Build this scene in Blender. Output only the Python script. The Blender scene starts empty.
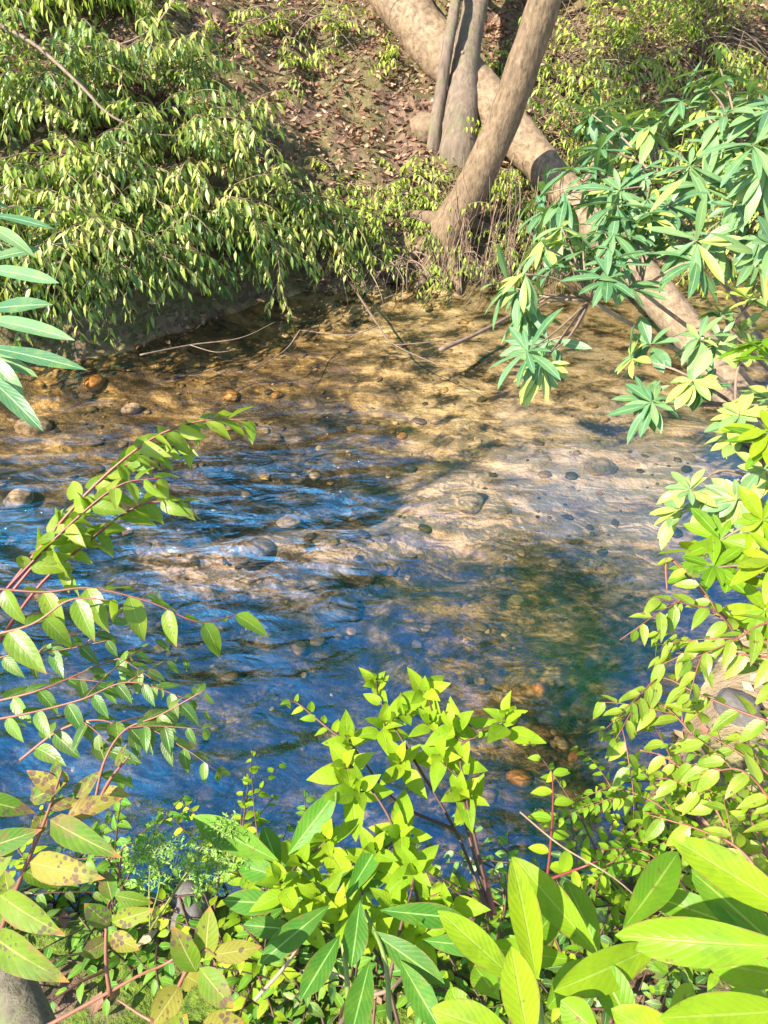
import bpy, math, random
import numpy as np
from mathutils import Vector, noise as mnoise
R = math.radians
random.seed(7); rng = np.random.default_rng(7)
scene = bpy.context.scene
col = scene.collection

# ------------------------------------------------------------------ camera, sky, sun, exposure
CAM_Z = 2.5; PITCH = R(38.0); F = 740.0
cam_d = bpy.data.cameras.new("camera"); cam = bpy.data.objects.new("camera", cam_d); col.objects.link(cam)
cam.location = (0, 0, CAM_Z); cam.rotation_euler = (R(90) - PITCH, 0, 0)
cam_d.sensor_fit = 'VERTICAL'; cam_d.sensor_height = 36.0; cam_d.lens = 36.0 * F / 1024.0
cam_d.clip_start = 0.02; cam_d.clip_end = 2000.0
scene.camera = cam

SUN_EL = R(44); SUN_AZ = R(236)          # azimuth from +Y clockwise: the sun stands behind the camera, to the left
sdir = Vector((math.sin(SUN_AZ) * math.cos(SUN_EL), math.cos(SUN_AZ) * math.cos(SUN_EL), math.sin(SUN_EL)))
world = bpy.data.worlds.new("World"); scene.world = world; world.use_nodes = True
wn = world.node_tree; bg = wn.nodes["Background"]
sky = wn.nodes.new("ShaderNodeTexSky"); sky.sky_type = 'NISHITA'; sky.sun_disc = False
sky.sun_elevation = SUN_EL; sky.sun_rotation = SUN_AZ; sky.ozone_density = 3.0; sky.air_density = 1.0; sky.dust_density = 0.6
wn.links.new(sky.outputs[0], bg.inputs[0]); bg.inputs[1].default_value = 0.13
sd = bpy.data.lights.new("sun", 'SUN'); so = bpy.data.objects.new("sun", sd); col.objects.link(so)
sd.energy = 5.0; sd.angle = R(0.5); sd.color = (1.0, 0.93, 0.80)
so.rotation_euler = sdir.to_track_quat('Z', 'Y').to_euler(); so.location = sdir * 30
scene.view_settings.view_transform = 'Standard'; scene.view_settings.look = 'None'
scene.view_settings.gamma = 1.0; scene.view_settings.exposure = 1.58; scene.view_settings.use_curve_mapping = False
scene.cycles.max_bounces = 8; scene.cycles.transparent_max_bounces = 12
scene.cycles.sample_clamp_indirect = 4.0
try: scene.cycles.use_denoising = True
except Exception: pass

# ------------------------------------------------------------------ helpers
cF = np.array([0, math.cos(PITCH), -math.sin(PITCH)]); cU = np.array([0, math.sin(PITCH), math.cos(PITCH)]); cR = np.array([1., 0, 0])
C0 = np.array([0, 0, CAM_Z])
def at(px, py, d):
    return C0 + d * (cF + (px - 384) / F * cR - (py - 512) / F * cU)
def unit(v):
    v = np.asarray(v, float); n = np.linalg.norm(v); return v / n if n > 1e-9 else np.array([0, 0, 1.])
def rnd(a, b): return a + (b - a) * random.random()
UP = np.array([0, 0, 1.])

def tag(o, label=None, cat=None, group=None, kind=None):
    if label: o['label'] = label
    if cat: o['category'] = cat
    if group: o['group'] = group
    if kind: o['kind'] = kind
    return o
def empty(name, loc, label, cat, group=None):
    o = bpy.data.objects.new(name, None); col.objects.link(o); o.location = tuple(float(c) for c in loc)
    o.empty_display_size = 0.1
    return tag(o, label, cat, group)
def mesh_obj(name, V, Fc, mat, parent=None, attrs=None, uv=None, smooth=True):
    me = bpy.data.meshes.new(name)
    V = np.asarray(V, np.float64)
    if parent is not None:
        V = V - np.array(parent_world(parent))
    me.from_pydata(V.tolist(), [], Fc.tolist() if hasattr(Fc, 'tolist') else Fc)
    if smooth: me.polygons.foreach_set('use_smooth', np.ones(len(me.polygons), bool))
    if attrs:
        for k, a in attrs.items():
            at_ = me.attributes.new(k, 'FLOAT', 'POINT'); at_.data.foreach_set('value', np.asarray(a, np.float32))
    if uv is not None:
        l = me.uv_layers.new(name='UVMap'); li = np.empty(len(me.loops), np.int32); me.loops.foreach_get('vertex_index', li)
        l.data.foreach_set('uv', np.asarray(uv, np.float32)[li].ravel())
    me.materials.append(mat); me.update()
    o = bpy.data.objects.new(name, me); col.objects.link(o)
    if parent is not None: o.parent = parent
    return o
def parent_world(p):
    v = Vector(p.location)
    while p.parent: p = p.parent; v = v + Vector(p.location)
    return v

def smoothpath(pts, n):
    pts = np.asarray(pts, float); m = len(pts)
    if m == 2:
        t = np.linspace(0, 1, n)[:, None]; return pts[0] * (1 - t) + pts[1] * t
    P = np.vstack([2 * pts[0] - pts[1], pts, 2 * pts[-1] - pts[-2]]); out = []
    for t in np.linspace(0, m - 1 - 1e-6, n):
        i = int(t); u = t - i; p0, p1, p2, p3 = P[i:i + 4]
        out.append(.5 * ((2 * p1) + (-p0 + p2) * u + (2 * p0 - 5 * p1 + 4 * p2 - p3) * u * u + (-p0 + 3 * p1 - 3 * p2 + p3) * u ** 3))
    return np.array(out)

class Tubes:
    def __init__(s): s.V = []; s.F = []; s.n = 0; s.A = []
    def add(s, P, r0, r1=None, sides=5, rough=0.0, fr=None):
        P = np.asarray(P, float); m = len(P); r1 = r0 if r1 is None else r1
        rad = np.linspace(r0, r1, m) if np.isscalar(r0) else np.asarray(r0, float)
        T = np.gradient(P, axis=0); T /= (np.linalg.norm(T, axis=1)[:, None] + 1e-9)
        ref = np.array([0.31, 0.17, 0.93]) if abs(T[0] @ np.array([0.31, 0.17, 0.93])) < .9 else np.array([1., 0, 0])
        A = np.cross(T, ref); A /= np.linalg.norm(A, axis=1)[:, None] + 1e-9; B = np.cross(T, A)
        a = np.linspace(0, 2 * math.pi, sides, endpoint=False)
        rr = np.repeat(rad[:, None], sides, 1)
        if rough:
            for i in range(m):
                for j in range(sides):
                    q = P[i] * 1.0 + (A[i] * math.cos(a[j]) + B[i] * math.sin(a[j])) * rad[i]
                    rr[i, j] *= 1 + rough * (mnoise.noise(Vector(q) * (1.2 / max(rad[i], .01)) * .5) + .5 * mnoise.noise(Vector(q) * (4 / max(rad[i], .01)) * .5))
        V = P[:, None, :] + (A[:, None, :] * np.cos(a)[None, :, None] + B[:, None, :] * np.sin(a)[None, :, None]) * rr[:, :, None]
        V = V.reshape(-1, 3); i = np.arange(m - 1)[:, None] * sides; j = np.arange(sides)[None, :]; j2 = (j + 1) % sides
        Q = np.stack([i + j, i + j2, i + sides + j2, i + sides + j], -1).reshape(-1, 4)
        s.V += [V, P[:1], P[-1:]]; s.F.append(Q + s.n)
        k0 = s.n + len(V); k1 = k0 + 1; jj = np.arange(sides)
        s.F.append(np.stack([np.full(sides, k0), (jj + 1) % sides + s.n, jj + s.n, np.full(sides, k0)], -1)[:, :3])
        e = s.n + (m - 1) * sides
        s.F.append(np.stack([np.full(sides, k1), jj + e, (jj + 1) % sides + e], -1))
        s.n += len(V) + 2; s.A.append(np.full(len(V) + 2, random.random()))
    def build(s, name, mat, parent=None, smooth=True):
        if not s.V: return None
        faces = []
        for f in s.F: faces += f.tolist()
        return mesh_obj(name, np.vstack(s.V), faces, mat, parent, {'rnd': np.concatenate(s.A)}, None, smooth)

def prof(kind, t):
    if kind == 'ovate': w = (t + .001) ** .55 * (1 - t) ** 1.05 / (.344 ** .55 * .656 ** 1.05)
    elif kind == 'rhodo': w = np.sin(math.pi * np.clip(t, 0, 1) ** 1.25) ** .75
    elif kind == 'ellip': w = np.sin(math.pi * np.clip(t, 0, 1) ** .85) ** .85
    else: w = np.sin(math.pi * t)
    return np.maximum(w * np.clip((t - .0) / .07, .12, 1), .015)
class Leaves:
    """one foliage mesh: many leaves, each a folded, curved blade"""
    def __init__(s, kind='ovate', nt=4, ns=1): s.k = kind; s.nt = nt; s.ns = ns; s.L = []
    def add(s, b, d, n, L, W, curl=.25, fold=.25, wave=0., tone=None):
        s.L.append((*b, *d, *n, L, W, curl, fold, wave, random.random() if tone is None else tone))
    def build(s, name, mat, parent=None):
        if not s.L: return None
        A = np.array(s.L); N = len(A); b = A[:, 0:3]; d = A[:, 3:6]; n = A[:, 6:9]
        d = d / (np.linalg.norm(d, axis=1)[:, None] + 1e-9)
        n = n - (n * d).sum(1)[:, None] * d; nn = np.linalg.norm(n, axis=1); bad = nn < .05
        n[bad] = np.cross(d[bad], [0.6, .8, .1]); n /= np.linalg.norm(n, axis=1)[:, None] + 1e-9
        sd_ = np.cross(d, n); L, W, cu, fo, wv, tn = A[:, 9:15].T
        t = np.linspace(0, 1, s.nt + 1); q = np.linspace(-1, 1, 2 * s.ns + 1); w = prof(s.k, t)
        T = t[None, :, None]; Q = q[None, None, :]; Wt = w[None, :, None]
        along = L[:, None, None] * (T - .28 * np.abs(cu)[:, None, None] * T ** 2.0)
        down = -(cu * L)[:, None, None] * T ** 2
        lat = W[:, None, None] * .5 * Q * Wt * (1 - .25 * np.abs(fo)[:, None, None])
        up = (fo * W)[:, None, None] * .5 * np.abs(Q) ** 1.3 * Wt + down + (wv * W)[:, None, None] * np.sin(T * 11 + tn[:, None, None] * 20 + Q * 1.5) * np.abs(Q) * .5
        lat, up, along = np.broadcast_arrays(lat, up, along)
        V = b[:, None, None, :] + along[..., None] * d[:, None, None, :] + lat[..., None] * sd_[:, None, None, :] + up[..., None] * n[:, None, None, :]
        m = len(t); k = len(q)
        V = V.reshape(-1, 3)
        i = np.arange(m - 1)[:, None] * k; j = np.arange(k - 1)[None, :]
        Fq = np.stack([i + j, i + j + 1, i + k + j + 1, i + k + j], -1).reshape(-1, 4)
        Fq = (Fq[None] + (np.arange(N) * m * k)[:, None, None]).reshape(-1, 4)
        UVu = np.broadcast_to(T, (N, m, k)).ravel(); UVv = np.broadcast_to(Q * .5 + .5, (N, m, k)).ravel()
        return mesh_obj(name, V, Fq, mat, parent, {'rnd': np.repeat(tn, m * k)}, np.stack([UVu, UVv], -1))

# ------------------------------------------------------------------ materials
def new_mat(name):
    m = bpy.data.materials.new(name); m.use_nodes = True; nt = m.node_tree; nt.nodes.clear()
    out = nt.nodes.new('ShaderNodeOutputMaterial'); return m, nt, out
def N(nt, typ, **kw):
    n = nt.nodes.new(typ)
    for k, v in kw.items():
        if k.startswith('i_'):
            key = k[2:]; key = int(key) if key.isdigit() else key.replace('_', ' ')
            n.inputs[key].default_value = v
        else: setattr(n, k, v)
    return n
def ramp(nt, fac, stops, interp='LINEAR'):
    r = nt.nodes.new('ShaderNodeValToRGB'); e = r.color_ramp.elements; r.color_ramp.interpolation = interp
    while len(e) > 1: e.remove(e[-1])
    e[0].position = stops[0][0]; e[0].color = (*stops[0][1], 1)
    for p, c in stops[1:]:
        x = e.new(p); x.color = (*c, 1)
    nt.links.new(fac, r.inputs[0]); return r.outputs[0]
def mixc(nt, a, b, f, mode='MIX'):
    m = nt.nodes.new('ShaderNodeMix'); m.data_type = 'RGBA'; m.blend_type = mode
    for s, v in ((m.inputs[6], a), (m.inputs[7], b), (m.inputs[0], f)):
        if hasattr(v, 'is_output') or hasattr(v, 'links'): nt.links.new(v, s)
        elif isinstance(v, tuple): s.default_value = (*v, 1) if len(v) == 3 else v
        else: s.default_value = v
    return m.outputs[2]
def mathn(nt, op, a, b=None, clamp=False):
    m = nt.nodes.new('ShaderNodeMath'); m.operation = op; m.use_clamp = clamp
    for i, v in enumerate((a, b)):
        if v is None: continue
        if hasattr(v, 'links'): nt.links.new(v, m.inputs[i])
        else: m.inputs[i].default_value = v
    return m.outputs[0]
def rng_map(nt, v, a, b, c=0., d=1.):
    m = nt.nodes.new('ShaderNodeMapRange'); nt.links.new(v, m.inputs[0])
    for i, q in enumerate((a, b, c, d)): m.inputs[i + 1].default_value = q
    return m.outputs[0]
def tex_noise(nt, vec, scale, detail=3, rough=.5, dist=0.):
    n = N(nt, 'ShaderNodeTexNoise'); n.inputs['Scale'].default_value = scale; n.inputs['Detail'].default_value = detail
    n.inputs['Roughness'].default_value = rough; n.inputs['Distortion'].default_value = dist
    if vec is not None: nt.links.new(vec, n.inputs['Vector'])
    return n.outputs['Fac']
def mapping(nt, vec, scale=(1, 1, 1), rot=(0, 0, 0), loc=(0, 0, 0)):
    m = N(nt, 'ShaderNodeMapping'); m.inputs['Scale'].default_value = scale; m.inputs['Rotation'].default_value = rot; m.inputs['Location'].default_value = loc
    nt.links.new(vec, m.inputs['Vector']); return m.outputs[0]

def leaf_mat(name, stops, rib=(.35, .5, .12), trans=.35, rough=.42, spec=.5, spots=0., spotcol=(.12, .05, .08), tip=None, tcol=None, veins=60, worn=0.):
    m, nt, out = new_mat(name)
    a = N(nt, 'ShaderNodeAttribute', attribute_name='rnd'); uv = N(nt, 'ShaderNodeUVMap'); sep = N(nt, 'ShaderNodeSeparateXYZ')
    nt.links.new(uv.outputs[0], sep.inputs[0]); U = sep.outputs[0]; Vv = sep.outputs[1]
    tc = N(nt, 'ShaderNodeTexCoord')
    base = ramp(nt, a.outputs['Fac'], stops)
    nz = tex_noise(nt, tc.outputs['Object'], 38, 3, .6)
    base = mixc(nt, base, (.32, .38, .02), mathn(nt, 'MULTIPLY', rng_map(nt, nz, .5, .8), .25))
    dv = mathn(nt, 'ABSOLUTE', mathn(nt, 'SUBTRACT', Vv, .5))
    # side veins run forward from the midrib
    ph = mathn(nt, 'SUBTRACT', mathn(nt, 'MULTIPLY', U, float(veins)), mathn(nt, 'MULTIPLY', dv, veins * .55))
    vein = mathn(nt, 'POWER', mathn(nt, 'ABSOLUTE', mathn(nt, 'SINE', ph)), 5.0)
    base = mixc(nt, base, rib, mathn(nt, 'MULTIPLY', vein, .07))
    ribf = rng_map(nt, dv, .018, .045, 1., 0.)
    base = mixc(nt, base, rib, mathn(nt, 'MULTIPLY', ribf, .8))
    if spots:
        vo = N(nt, 'ShaderNodeTexVoronoi'); vo.inputs['Scale'].default_value = 120; nt.links.new(tc.outputs['Object'], vo.inputs['Vector'])
        thr = rng_map(nt, tex_noise(nt, tc.outputs['Object'], 14, 2), .36, .62, .0, .55 * spots)
        sp = mathn(nt, 'LESS_THAN', vo.outputs['Distance'], thr)
        base = mixc(nt, base, spotcol, mathn(nt, 'MULTIPLY', sp, .75))
        bl = rng_map(nt, tex_noise(nt, tc.outputs['Object'], 16, 3, .6), .5, .64)
        base = mixc(nt, base, (.26, .10, .07), mathn(nt, 'MULTIPLY', bl, .45 * spots))
    if worn:
        ed = mathn(nt, 'ADD', dv, mathn(nt, 'MULTIPLY', tex_noise(nt, tc.outputs['Object'], 45, 3, .7), .35))
        base = mixc(nt, base, (.22, .12, .04), mathn(nt, 'MULTIPLY', rng_map(nt, ed, .62, .70), .8 * worn))
        base = mixc(nt, base, (.05, .11, .01), mathn(nt, 'MULTIPLY', rng_map(nt, tex_noise(nt, tc.outputs['Object'], 20, 4, .65), .5, .68), .45))
        base = mixc(nt, base, (.16, .09, .03), mathn(nt, 'MULTIPLY', rng_map(nt, tex_noise(nt, tc.outputs['Object'], 70, 2, .5), .69, .74), .9 * worn))
    if tip:
        base = mixc(nt, base, tip, mathn(nt, 'MULTIPLY', rng_map(nt, U, .86, .97), .8))
    p = N(nt, 'ShaderNodeBsdfPrincipled'); nt.links.new(base, p.inputs['Base Color'])
    p.inputs['Roughness'].default_value = rough; p.inputs['Specular IOR Level'].default_value = spec
    nt.links.new(rng_map(nt, nz, .3, .7, rough - .06, rough + .12), p.inputs['Roughness'])
    bp = N(nt, 'ShaderNodeBump'); bp.inputs['Strength'].default_value = .35; bp.inputs['Distance'].default_value = .002
    h = mathn(nt, 'ADD', mathn(nt, 'MULTIPLY', vein, -.22), mathn(nt, 'MULTIPLY', ribf, -1.)); h = mathn(nt, 'ADD', h, mathn(nt, 'MULTIPLY', nz, 1.2))
    nt.links.new(h, bp.inputs['Height']); nt.links.new(bp.outputs[0], p.inputs['Normal'])
    tr = N(nt, 'ShaderNodeBsdfTranslucent'); tcx = mixc(nt, base, tcol or (.34, .55, .01), .55); nt.links.new(tcx, tr.inputs['Color'])
    mx = N(nt, 'ShaderNodeMixShader'); mx.inputs[0].default_value = trans
    nt.links.new(p.outputs[0], mx.inputs[1]); nt.links.new(tr.outputs[0], mx.inputs[2])
    last = mx.outputs[0]
    if worn:   # insect holes
        th = N(nt, 'ShaderNodeBsdfTransparent'); mh = N(nt, 'ShaderNodeMixShader')
        nt.links.new(mathn(nt, 'GREATER_THAN', tex_noise(nt, mapping(nt, tc.outputs['Object'], loc=(3, 7, 1)), 42, 1, .4), .765), mh.inputs[0]); nt.links.new(last, mh.inputs[1]); nt.links.new(th.outputs[0], mh.inputs[2]); last = mh.outputs[0]
    nt.links.new(last, out.inputs[0])
    return m
def bark_mat(name, c1, c2, c3=None, scale=30, stretch=(1, 1, .25), bump=.5, moss=0., rough=.85):
    m, nt, out = new_mat(name); tc = N(nt, 'ShaderNodeTexCoord')
    v = mapping(nt, tc.outputs['Object'], stretch); nz = tex_noise(nt, v, scale, 6, .65, .3)
    base = ramp(nt, nz, [(.3, c1), (.62, c2)] + ([(.78, c3)] if c3 else []))
    big = tex_noise(nt, tc.outputs['Object'], 3.5, 4, .6)
    base = mixc(nt, base, tuple(c * .62 for c in c2), mathn(nt, 'MULTIPLY', rng_map(nt, big, .45, .7), .5))
    if moss: base = mixc(nt, base, (.10, .15, .03), mathn(nt, 'MULTIPLY', rng_map(nt, tex_noise(nt, tc.outputs['Object'], 6, 4, .7), .5, .62), moss))
    p = N(nt, 'ShaderNodeBsdfPrincipled'); nt.links.new(base, p.inputs['Base Color']); p.inputs['Roughness'].default_value = rough
    bp = N(nt, 'ShaderNodeBump'); bp.inputs['Strength'].default_value = bump; bp.inputs['Distance'].default_value = .012
    nt.links.new(mathn(nt, 'ADD', nz, mathn(nt, 'MULTIPLY', big, .8)), bp.inputs['Height']); nt.links.new(bp.outputs[0], p.inputs['Normal'])
    nt.links.new(p.outputs[0], out.inputs[0]); return m
def simple_mat(name, stops, rough=.7, scale=20, trans=0.):
    m, nt, out = new_mat(name); a = N(nt, 'ShaderNodeAttribute', attribute_name='rnd'); tc = N(nt, 'ShaderNodeTexCoord')
    base = ramp(nt, a.outputs['Fac'], stops); nz = tex_noise(nt, tc.outputs['Object'], scale, 4, .6)
    base = mixc(nt, base, tuple(c * .4 for c in stops[0][1]), mathn(nt, 'MULTIPLY', rng_map(nt, nz, .4, .7), .5))
    p = N(nt, 'ShaderNodeBsdfPrincipled'); nt.links.new(base, p.inputs['Base Color']); p.inputs['Roughness'].default_value = rough
    bp = N(nt, 'ShaderNodeBump'); bp.inputs['Strength'].default_value = .4; bp.inputs['Distance'].default_value = .004
    nt.links.new(nz, bp.inputs['Height']); nt.links.new(bp.outputs[0], p.inputs['Normal'])
    nt.links.new(p.outputs[0], out.inputs[0]); return m

M = {}
M['far_leaf'] = leaf_mat('doghobble leaf', [(0, (.03, .09, .02)), (.4, (.09, .17, .03)), (.75, (.26, .30, .04)), (1, (.46, .45, .12))], trans=.3, rough=.4, veins=20)
M['sunny_leaf'] = leaf_mat('sunny small leaf', [(0, (.13, .21, .02)), (.5, (.24, .34, .03)), (1, (.42, .47, .06))], trans=.35, rough=.45, veins=20)
M['lime_leaf'] = leaf_mat('lime leaf', [(0, (.10, .24, .01)), (.5, (.23, .37, .012)), (1, (.38, .46, .02))], rib=(.28, .38, .06), trans=.42, rough=.5, spec=.18, veins=26, worn=1.)
M['arch_leaf'] = leaf_mat('arching branch leaf', [(0, (.08, .18, .012)), (.5, (.16, .26, .015)), (1, (.28, .35, .03))], rib=(.3, .36, .1), trans=.38, rough=.36, tip=(.4, .2, .1), veins=24, worn=1.)
M['dark_leaf'] = leaf_mat('dark green leaf', [(0, (.03, .09, .02)), (.6, (.07, .18, .03)), (1, (.16, .28, .04))], trans=.3, rough=.38, spots=.45, veins=24, worn=1.)  # darker green leaf with purple spots
M['spot_leaf'] = leaf_mat('spotted leaf', [(0, (.05, .14, .01)), (.6, (.14, .21, .015)), (1, (.27, .22, .04))], rib=(.36, .32, .1), trans=.32, rough=.5, spec=.15, spots=.95, spotcol=(.10, .035, .06), tip=(.45, .16, .05), veins=26, worn=1.)
M['rhodo_blue'] = leaf_mat('rhododendron leaf', [(0, (.035, .11, .04)), (.5, (.08, .18, .075)), (.8, (.15, .25, .09)), (1, (.32, .38, .07))], rib=(.3, .42, .2), trans=.2, rough=.4, spec=.38, veins=30)
M['rhodo_lime'] = leaf_mat('lime rhododendron leaf', [(0, (.07, .19, .008)), (.5, (.15, .28, .008)), (1, (.28, .36, .01))], rib=(.30, .40, .06), trans=.38, rough=.42, spec=.22, veins=34, worn=1.)  # yellow green kind of rhododendron leaf
M['rhodo_green'] = leaf_mat('green rhododendron leaf', [(0, (.025, .10, .01)), (.6, (.06, .19, .015)), (1, (.14, .28, .02))], rib=(.3, .5, .12), trans=.3, rough=.45, spec=.22, veins=30, worn=1.)
M['fern_leaf'] = leaf_mat('feathery green', [(0, (.16, .36, .05)), (1, (.30, .52, .10))], trans=.3, rough=.6)
M['dead_leaf'] = leaf_mat('dead leaf litter', [(0, (.05, .025, .015)), (.35, (.17, .08, .055)), (.75, (.33, .17, .115)), (.93, (.46, .29, .17)), (1, (.60, .44, .30))], rib=(.35, .22, .15), trans=.12, rough=.75, spec=.25, tcol=(.5, .25, .1), veins=18)
M['red_stem'] = simple_mat('red stem', [(0, (.16, .025, .025)), (1, (.26, .06, .045))], .45)
M['pink_stem'] = simple_mat('pink brown stem', [(0, (.16, .055, .03)), (1, (.30, .12, .07))], .55)
M['brown_stem'] = simple_mat('brown stem', [(0, (.05, .02, .012)), (1, (.13, .06, .035))], .6)
M['green_stem'] = simple_mat('green stem', [(0, (.10, .18, .02)), (1, (.20, .22, .05))], .5)
M['vine'] = simple_mat('tan vine', [(0, (.07, .035, .02)), (1, (.34, .22, .14))], .8)
M['twig'] = simple_mat('dry twig', [(0, (.13, .08, .05)), (1, (.34, .24, .17))], .8)
M['trunk'] = bark_mat('smooth tan bark', (.06, .038, .02), (.22, .145, .08), (.36, .25, .15), 34, (1, 1, .35), 1.)
M['log'] = bark_mat('pale weathered log bark', (.07, .045, .025), (.28, .19, .11), (.44, .32, .20), 22, (1, .6, 1), .8)
M['grey_bark'] = bark_mat('grey furrowed bark', (.08, .06, .04), (.20, .14, .10), (.30, .23, .17), 26, (1, 1, .2), .9, moss=.22)
M['mossy_rock'] = bark_mat('mossy rock', (.10, .06, .04), (.22, .15, .09), None, 20, (1, 1, 1), .7, moss=.8)
M['moss_bark'] = bark_mat('mossy grey bark', (.06, .05, .03), (.15, .125, .08), (.24, .21, .14), 50, (1, 1, .5), .7, moss=.7)

# stones
def stone_mat(name, stops, wet=.3):
    m, nt, out = new_mat(name); a = N(nt, 'ShaderNodeAttribute', attribute_name='rnd'); tc = N(nt, 'ShaderNodeTexCoord')
    base = ramp(nt, a.outputs['Fac'], stops); nz = tex_noise(nt, tc.outputs['Object'], 22, 6, .65)
    base = mixc(nt, base, (.05, .04, .02), mathn(nt, 'MULTIPLY', rng_map(nt, nz, .48, .62), .6))
    p = N(nt, 'ShaderNodeBsdfPrincipled'); nt.links.new(base, p.inputs['Base Color']); p.inputs['Roughness'].default_value = wet
    bp = N(nt, 'ShaderNodeBump'); bp.inputs['Strength'].default_value = .6; bp.inputs['Distance'].default_value = .01
    nt.links.new(nz, bp.inputs['Height']); nt.links.new(bp.outputs[0], p.inputs['Normal']); nt.links.new(p.outputs[0], out.inputs[0]); return m
M['gravel'] = stone_mat('river gravel', [(0, (.10, .07, .03)), (.3, (.16, .10, .04)), (.6, (.24, .15, .05)), (.85, (.40, .26, .09)), (.97, (.50, .36, .2)), (1, (.65, .26, .04))], .5)
M['orange_stone'] = stone_mat('orange stone', [(0, (.42, .17, .03)), (1, (.52, .25, .06))], .5)
M['tan_stone'] = stone_mat('tan stone', [(0, (.44, .30, .18)), (1, (.55, .40, .28))], .5)
M['grey_stone'] = stone_mat('grey stone', [(0, (.06, .05, .045)), (1, (.11, .095, .085))], .6)

# ------------------------------------------------------------------ terrain
XF = [-60, -8, -4.0, -2.78, -2.2, -1.6, -1.15, -.4, .3, 1.0, 1.8, 3.0, 5, 9, 60]
YF = [5.5, 4.0, 4.35, 4.84, 5.05, 5.5, 6.1, 6.45, 6.6, 6.62, 6.85, 7.1, 7.4, 7.6, 9]
XN = [-60, -8, -1.3, .35, .7, .95, 1.3, 1.7, 2.15, 2.6, 4, 8, 60]
YN = [.2, .5, 1.1, 1.12, 1.2, 1.45, 1.98, 2.35, 2.95, 3.45, 3.75, 4.1, 5]
def sstep(x): x = np.clip(x, 0, 1); return x * x * (3 - 2 * x)
def _n2(x, y, s, seed=0.):
    return (np.sin(x * s + 1.7 * np.sin(y * s * .83 + seed) + seed) * np.sin(y * s * 1.13 + 1.4 * np.sin(x * s * .71 + seed * 2.1)))
def bar(x, y):
    c = 3.42 + .12 * x + .12 * np.sin(x * 2.3); w = np.interp(x, [-2, 0, .6, 1.6], [.16, .2, .38, .6])
    return np.exp(-((y - c) / w) ** 2) * np.interp(x, [-1.6, -1.0, 2.2, 2.8], [0, 1, 1, 0])
def height(x, y):
    x = np.asarray(x, float); y = np.asarray(y, float)
    yf = np.interp(x, XF, YF) + .05 * np.sin(x * 7) + .03 * np.sin(x * 17); yn = np.interp(x, XN, YN) + .03 * np.sin(x * 9)
    f = y - yf; n = yn - y; W = yf - yn; s = np.clip((y - yn) / W, 0, 1)
    D = np.interp(x, [-3, -.1, .5, 1, 1.8, 3], [.55, .52, .34, .24, .16, .25]) * np.interp(s, [0, .08, .25, .5, .7, .9, 1], [0, .6, 1, .85, .5, .35, 0])
    D = D * (1 + .18 * _n2(x, y, 2.3) + .12 * _n2(x, y, 5.1, 2))
    zb = -D * (1 - .32 * bar(x, y))
    cut = np.interp(x, [-3, 0, 2, 4], [.30, .34, .25, .25])
    hill = cut * sstep(f / .22) + .62 * np.clip(f - .12, 0, None)
    hill = hill + .45 * np.clip(f - 3.1, 0, None); top = 3.6; hill = np.where(hill > top - .4, top - .4 + .4 * (1 - np.exp(-(hill - top + .4) / .4)) + .02 * np.clip(f - 4, 0, None), hill)
    hill = hill + sstep(f / .5) * (.06 * _n2(x, y, 2.1) + .05 * _n2(x, y, 4.7, 1.3) + .02 * _n2(x, y, 11, .7))
    st = np.interp(x, [.7, 1.5, 2.2], [1, 0, 0])
    near = st * (.42 * sstep(n / .22) + .12 * np.clip(n, 0, 3)) + (1 - st) * (.10 * sstep(n / .3) + .30 * np.clip(n, 0, 2.0))
    near = near + sstep(n / .3) * (.02 * _n2(x, y, 7) + .012 * _n2(x, y, 19, 2))
    return np.where(f > 0, hill, np.where(n > 0, near, zb))
def H(x, y): return float(height(x, y))
def axis(a, b, step, far):
    core = np.arange(a, b, step); g = []; d = step; v = b
    while v < far: d *= 1.22; v += d; g.append(v)
    h = []; d = step; v = a
    while v > -far: d *= 1.22; v -= d; h.append(v)
    return np.concatenate([h[::-1], core, g])
xs = axis(-4.2, 5.0, .035, 300); ys = axis(.0, 10.5, .035, 300)
GX, GY = np.meshgrid(xs, ys); GZ = height(GX, GY)
nx, ny = len(xs), len(ys)
i = np.arange(ny - 1)[:, None] * nx; j = np.arange(nx - 1)[None, :]
TF = np.stack([i + j, i + j + 1, i + nx + j + 1, i + nx + j], -1).reshape(-1, 4)
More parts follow.
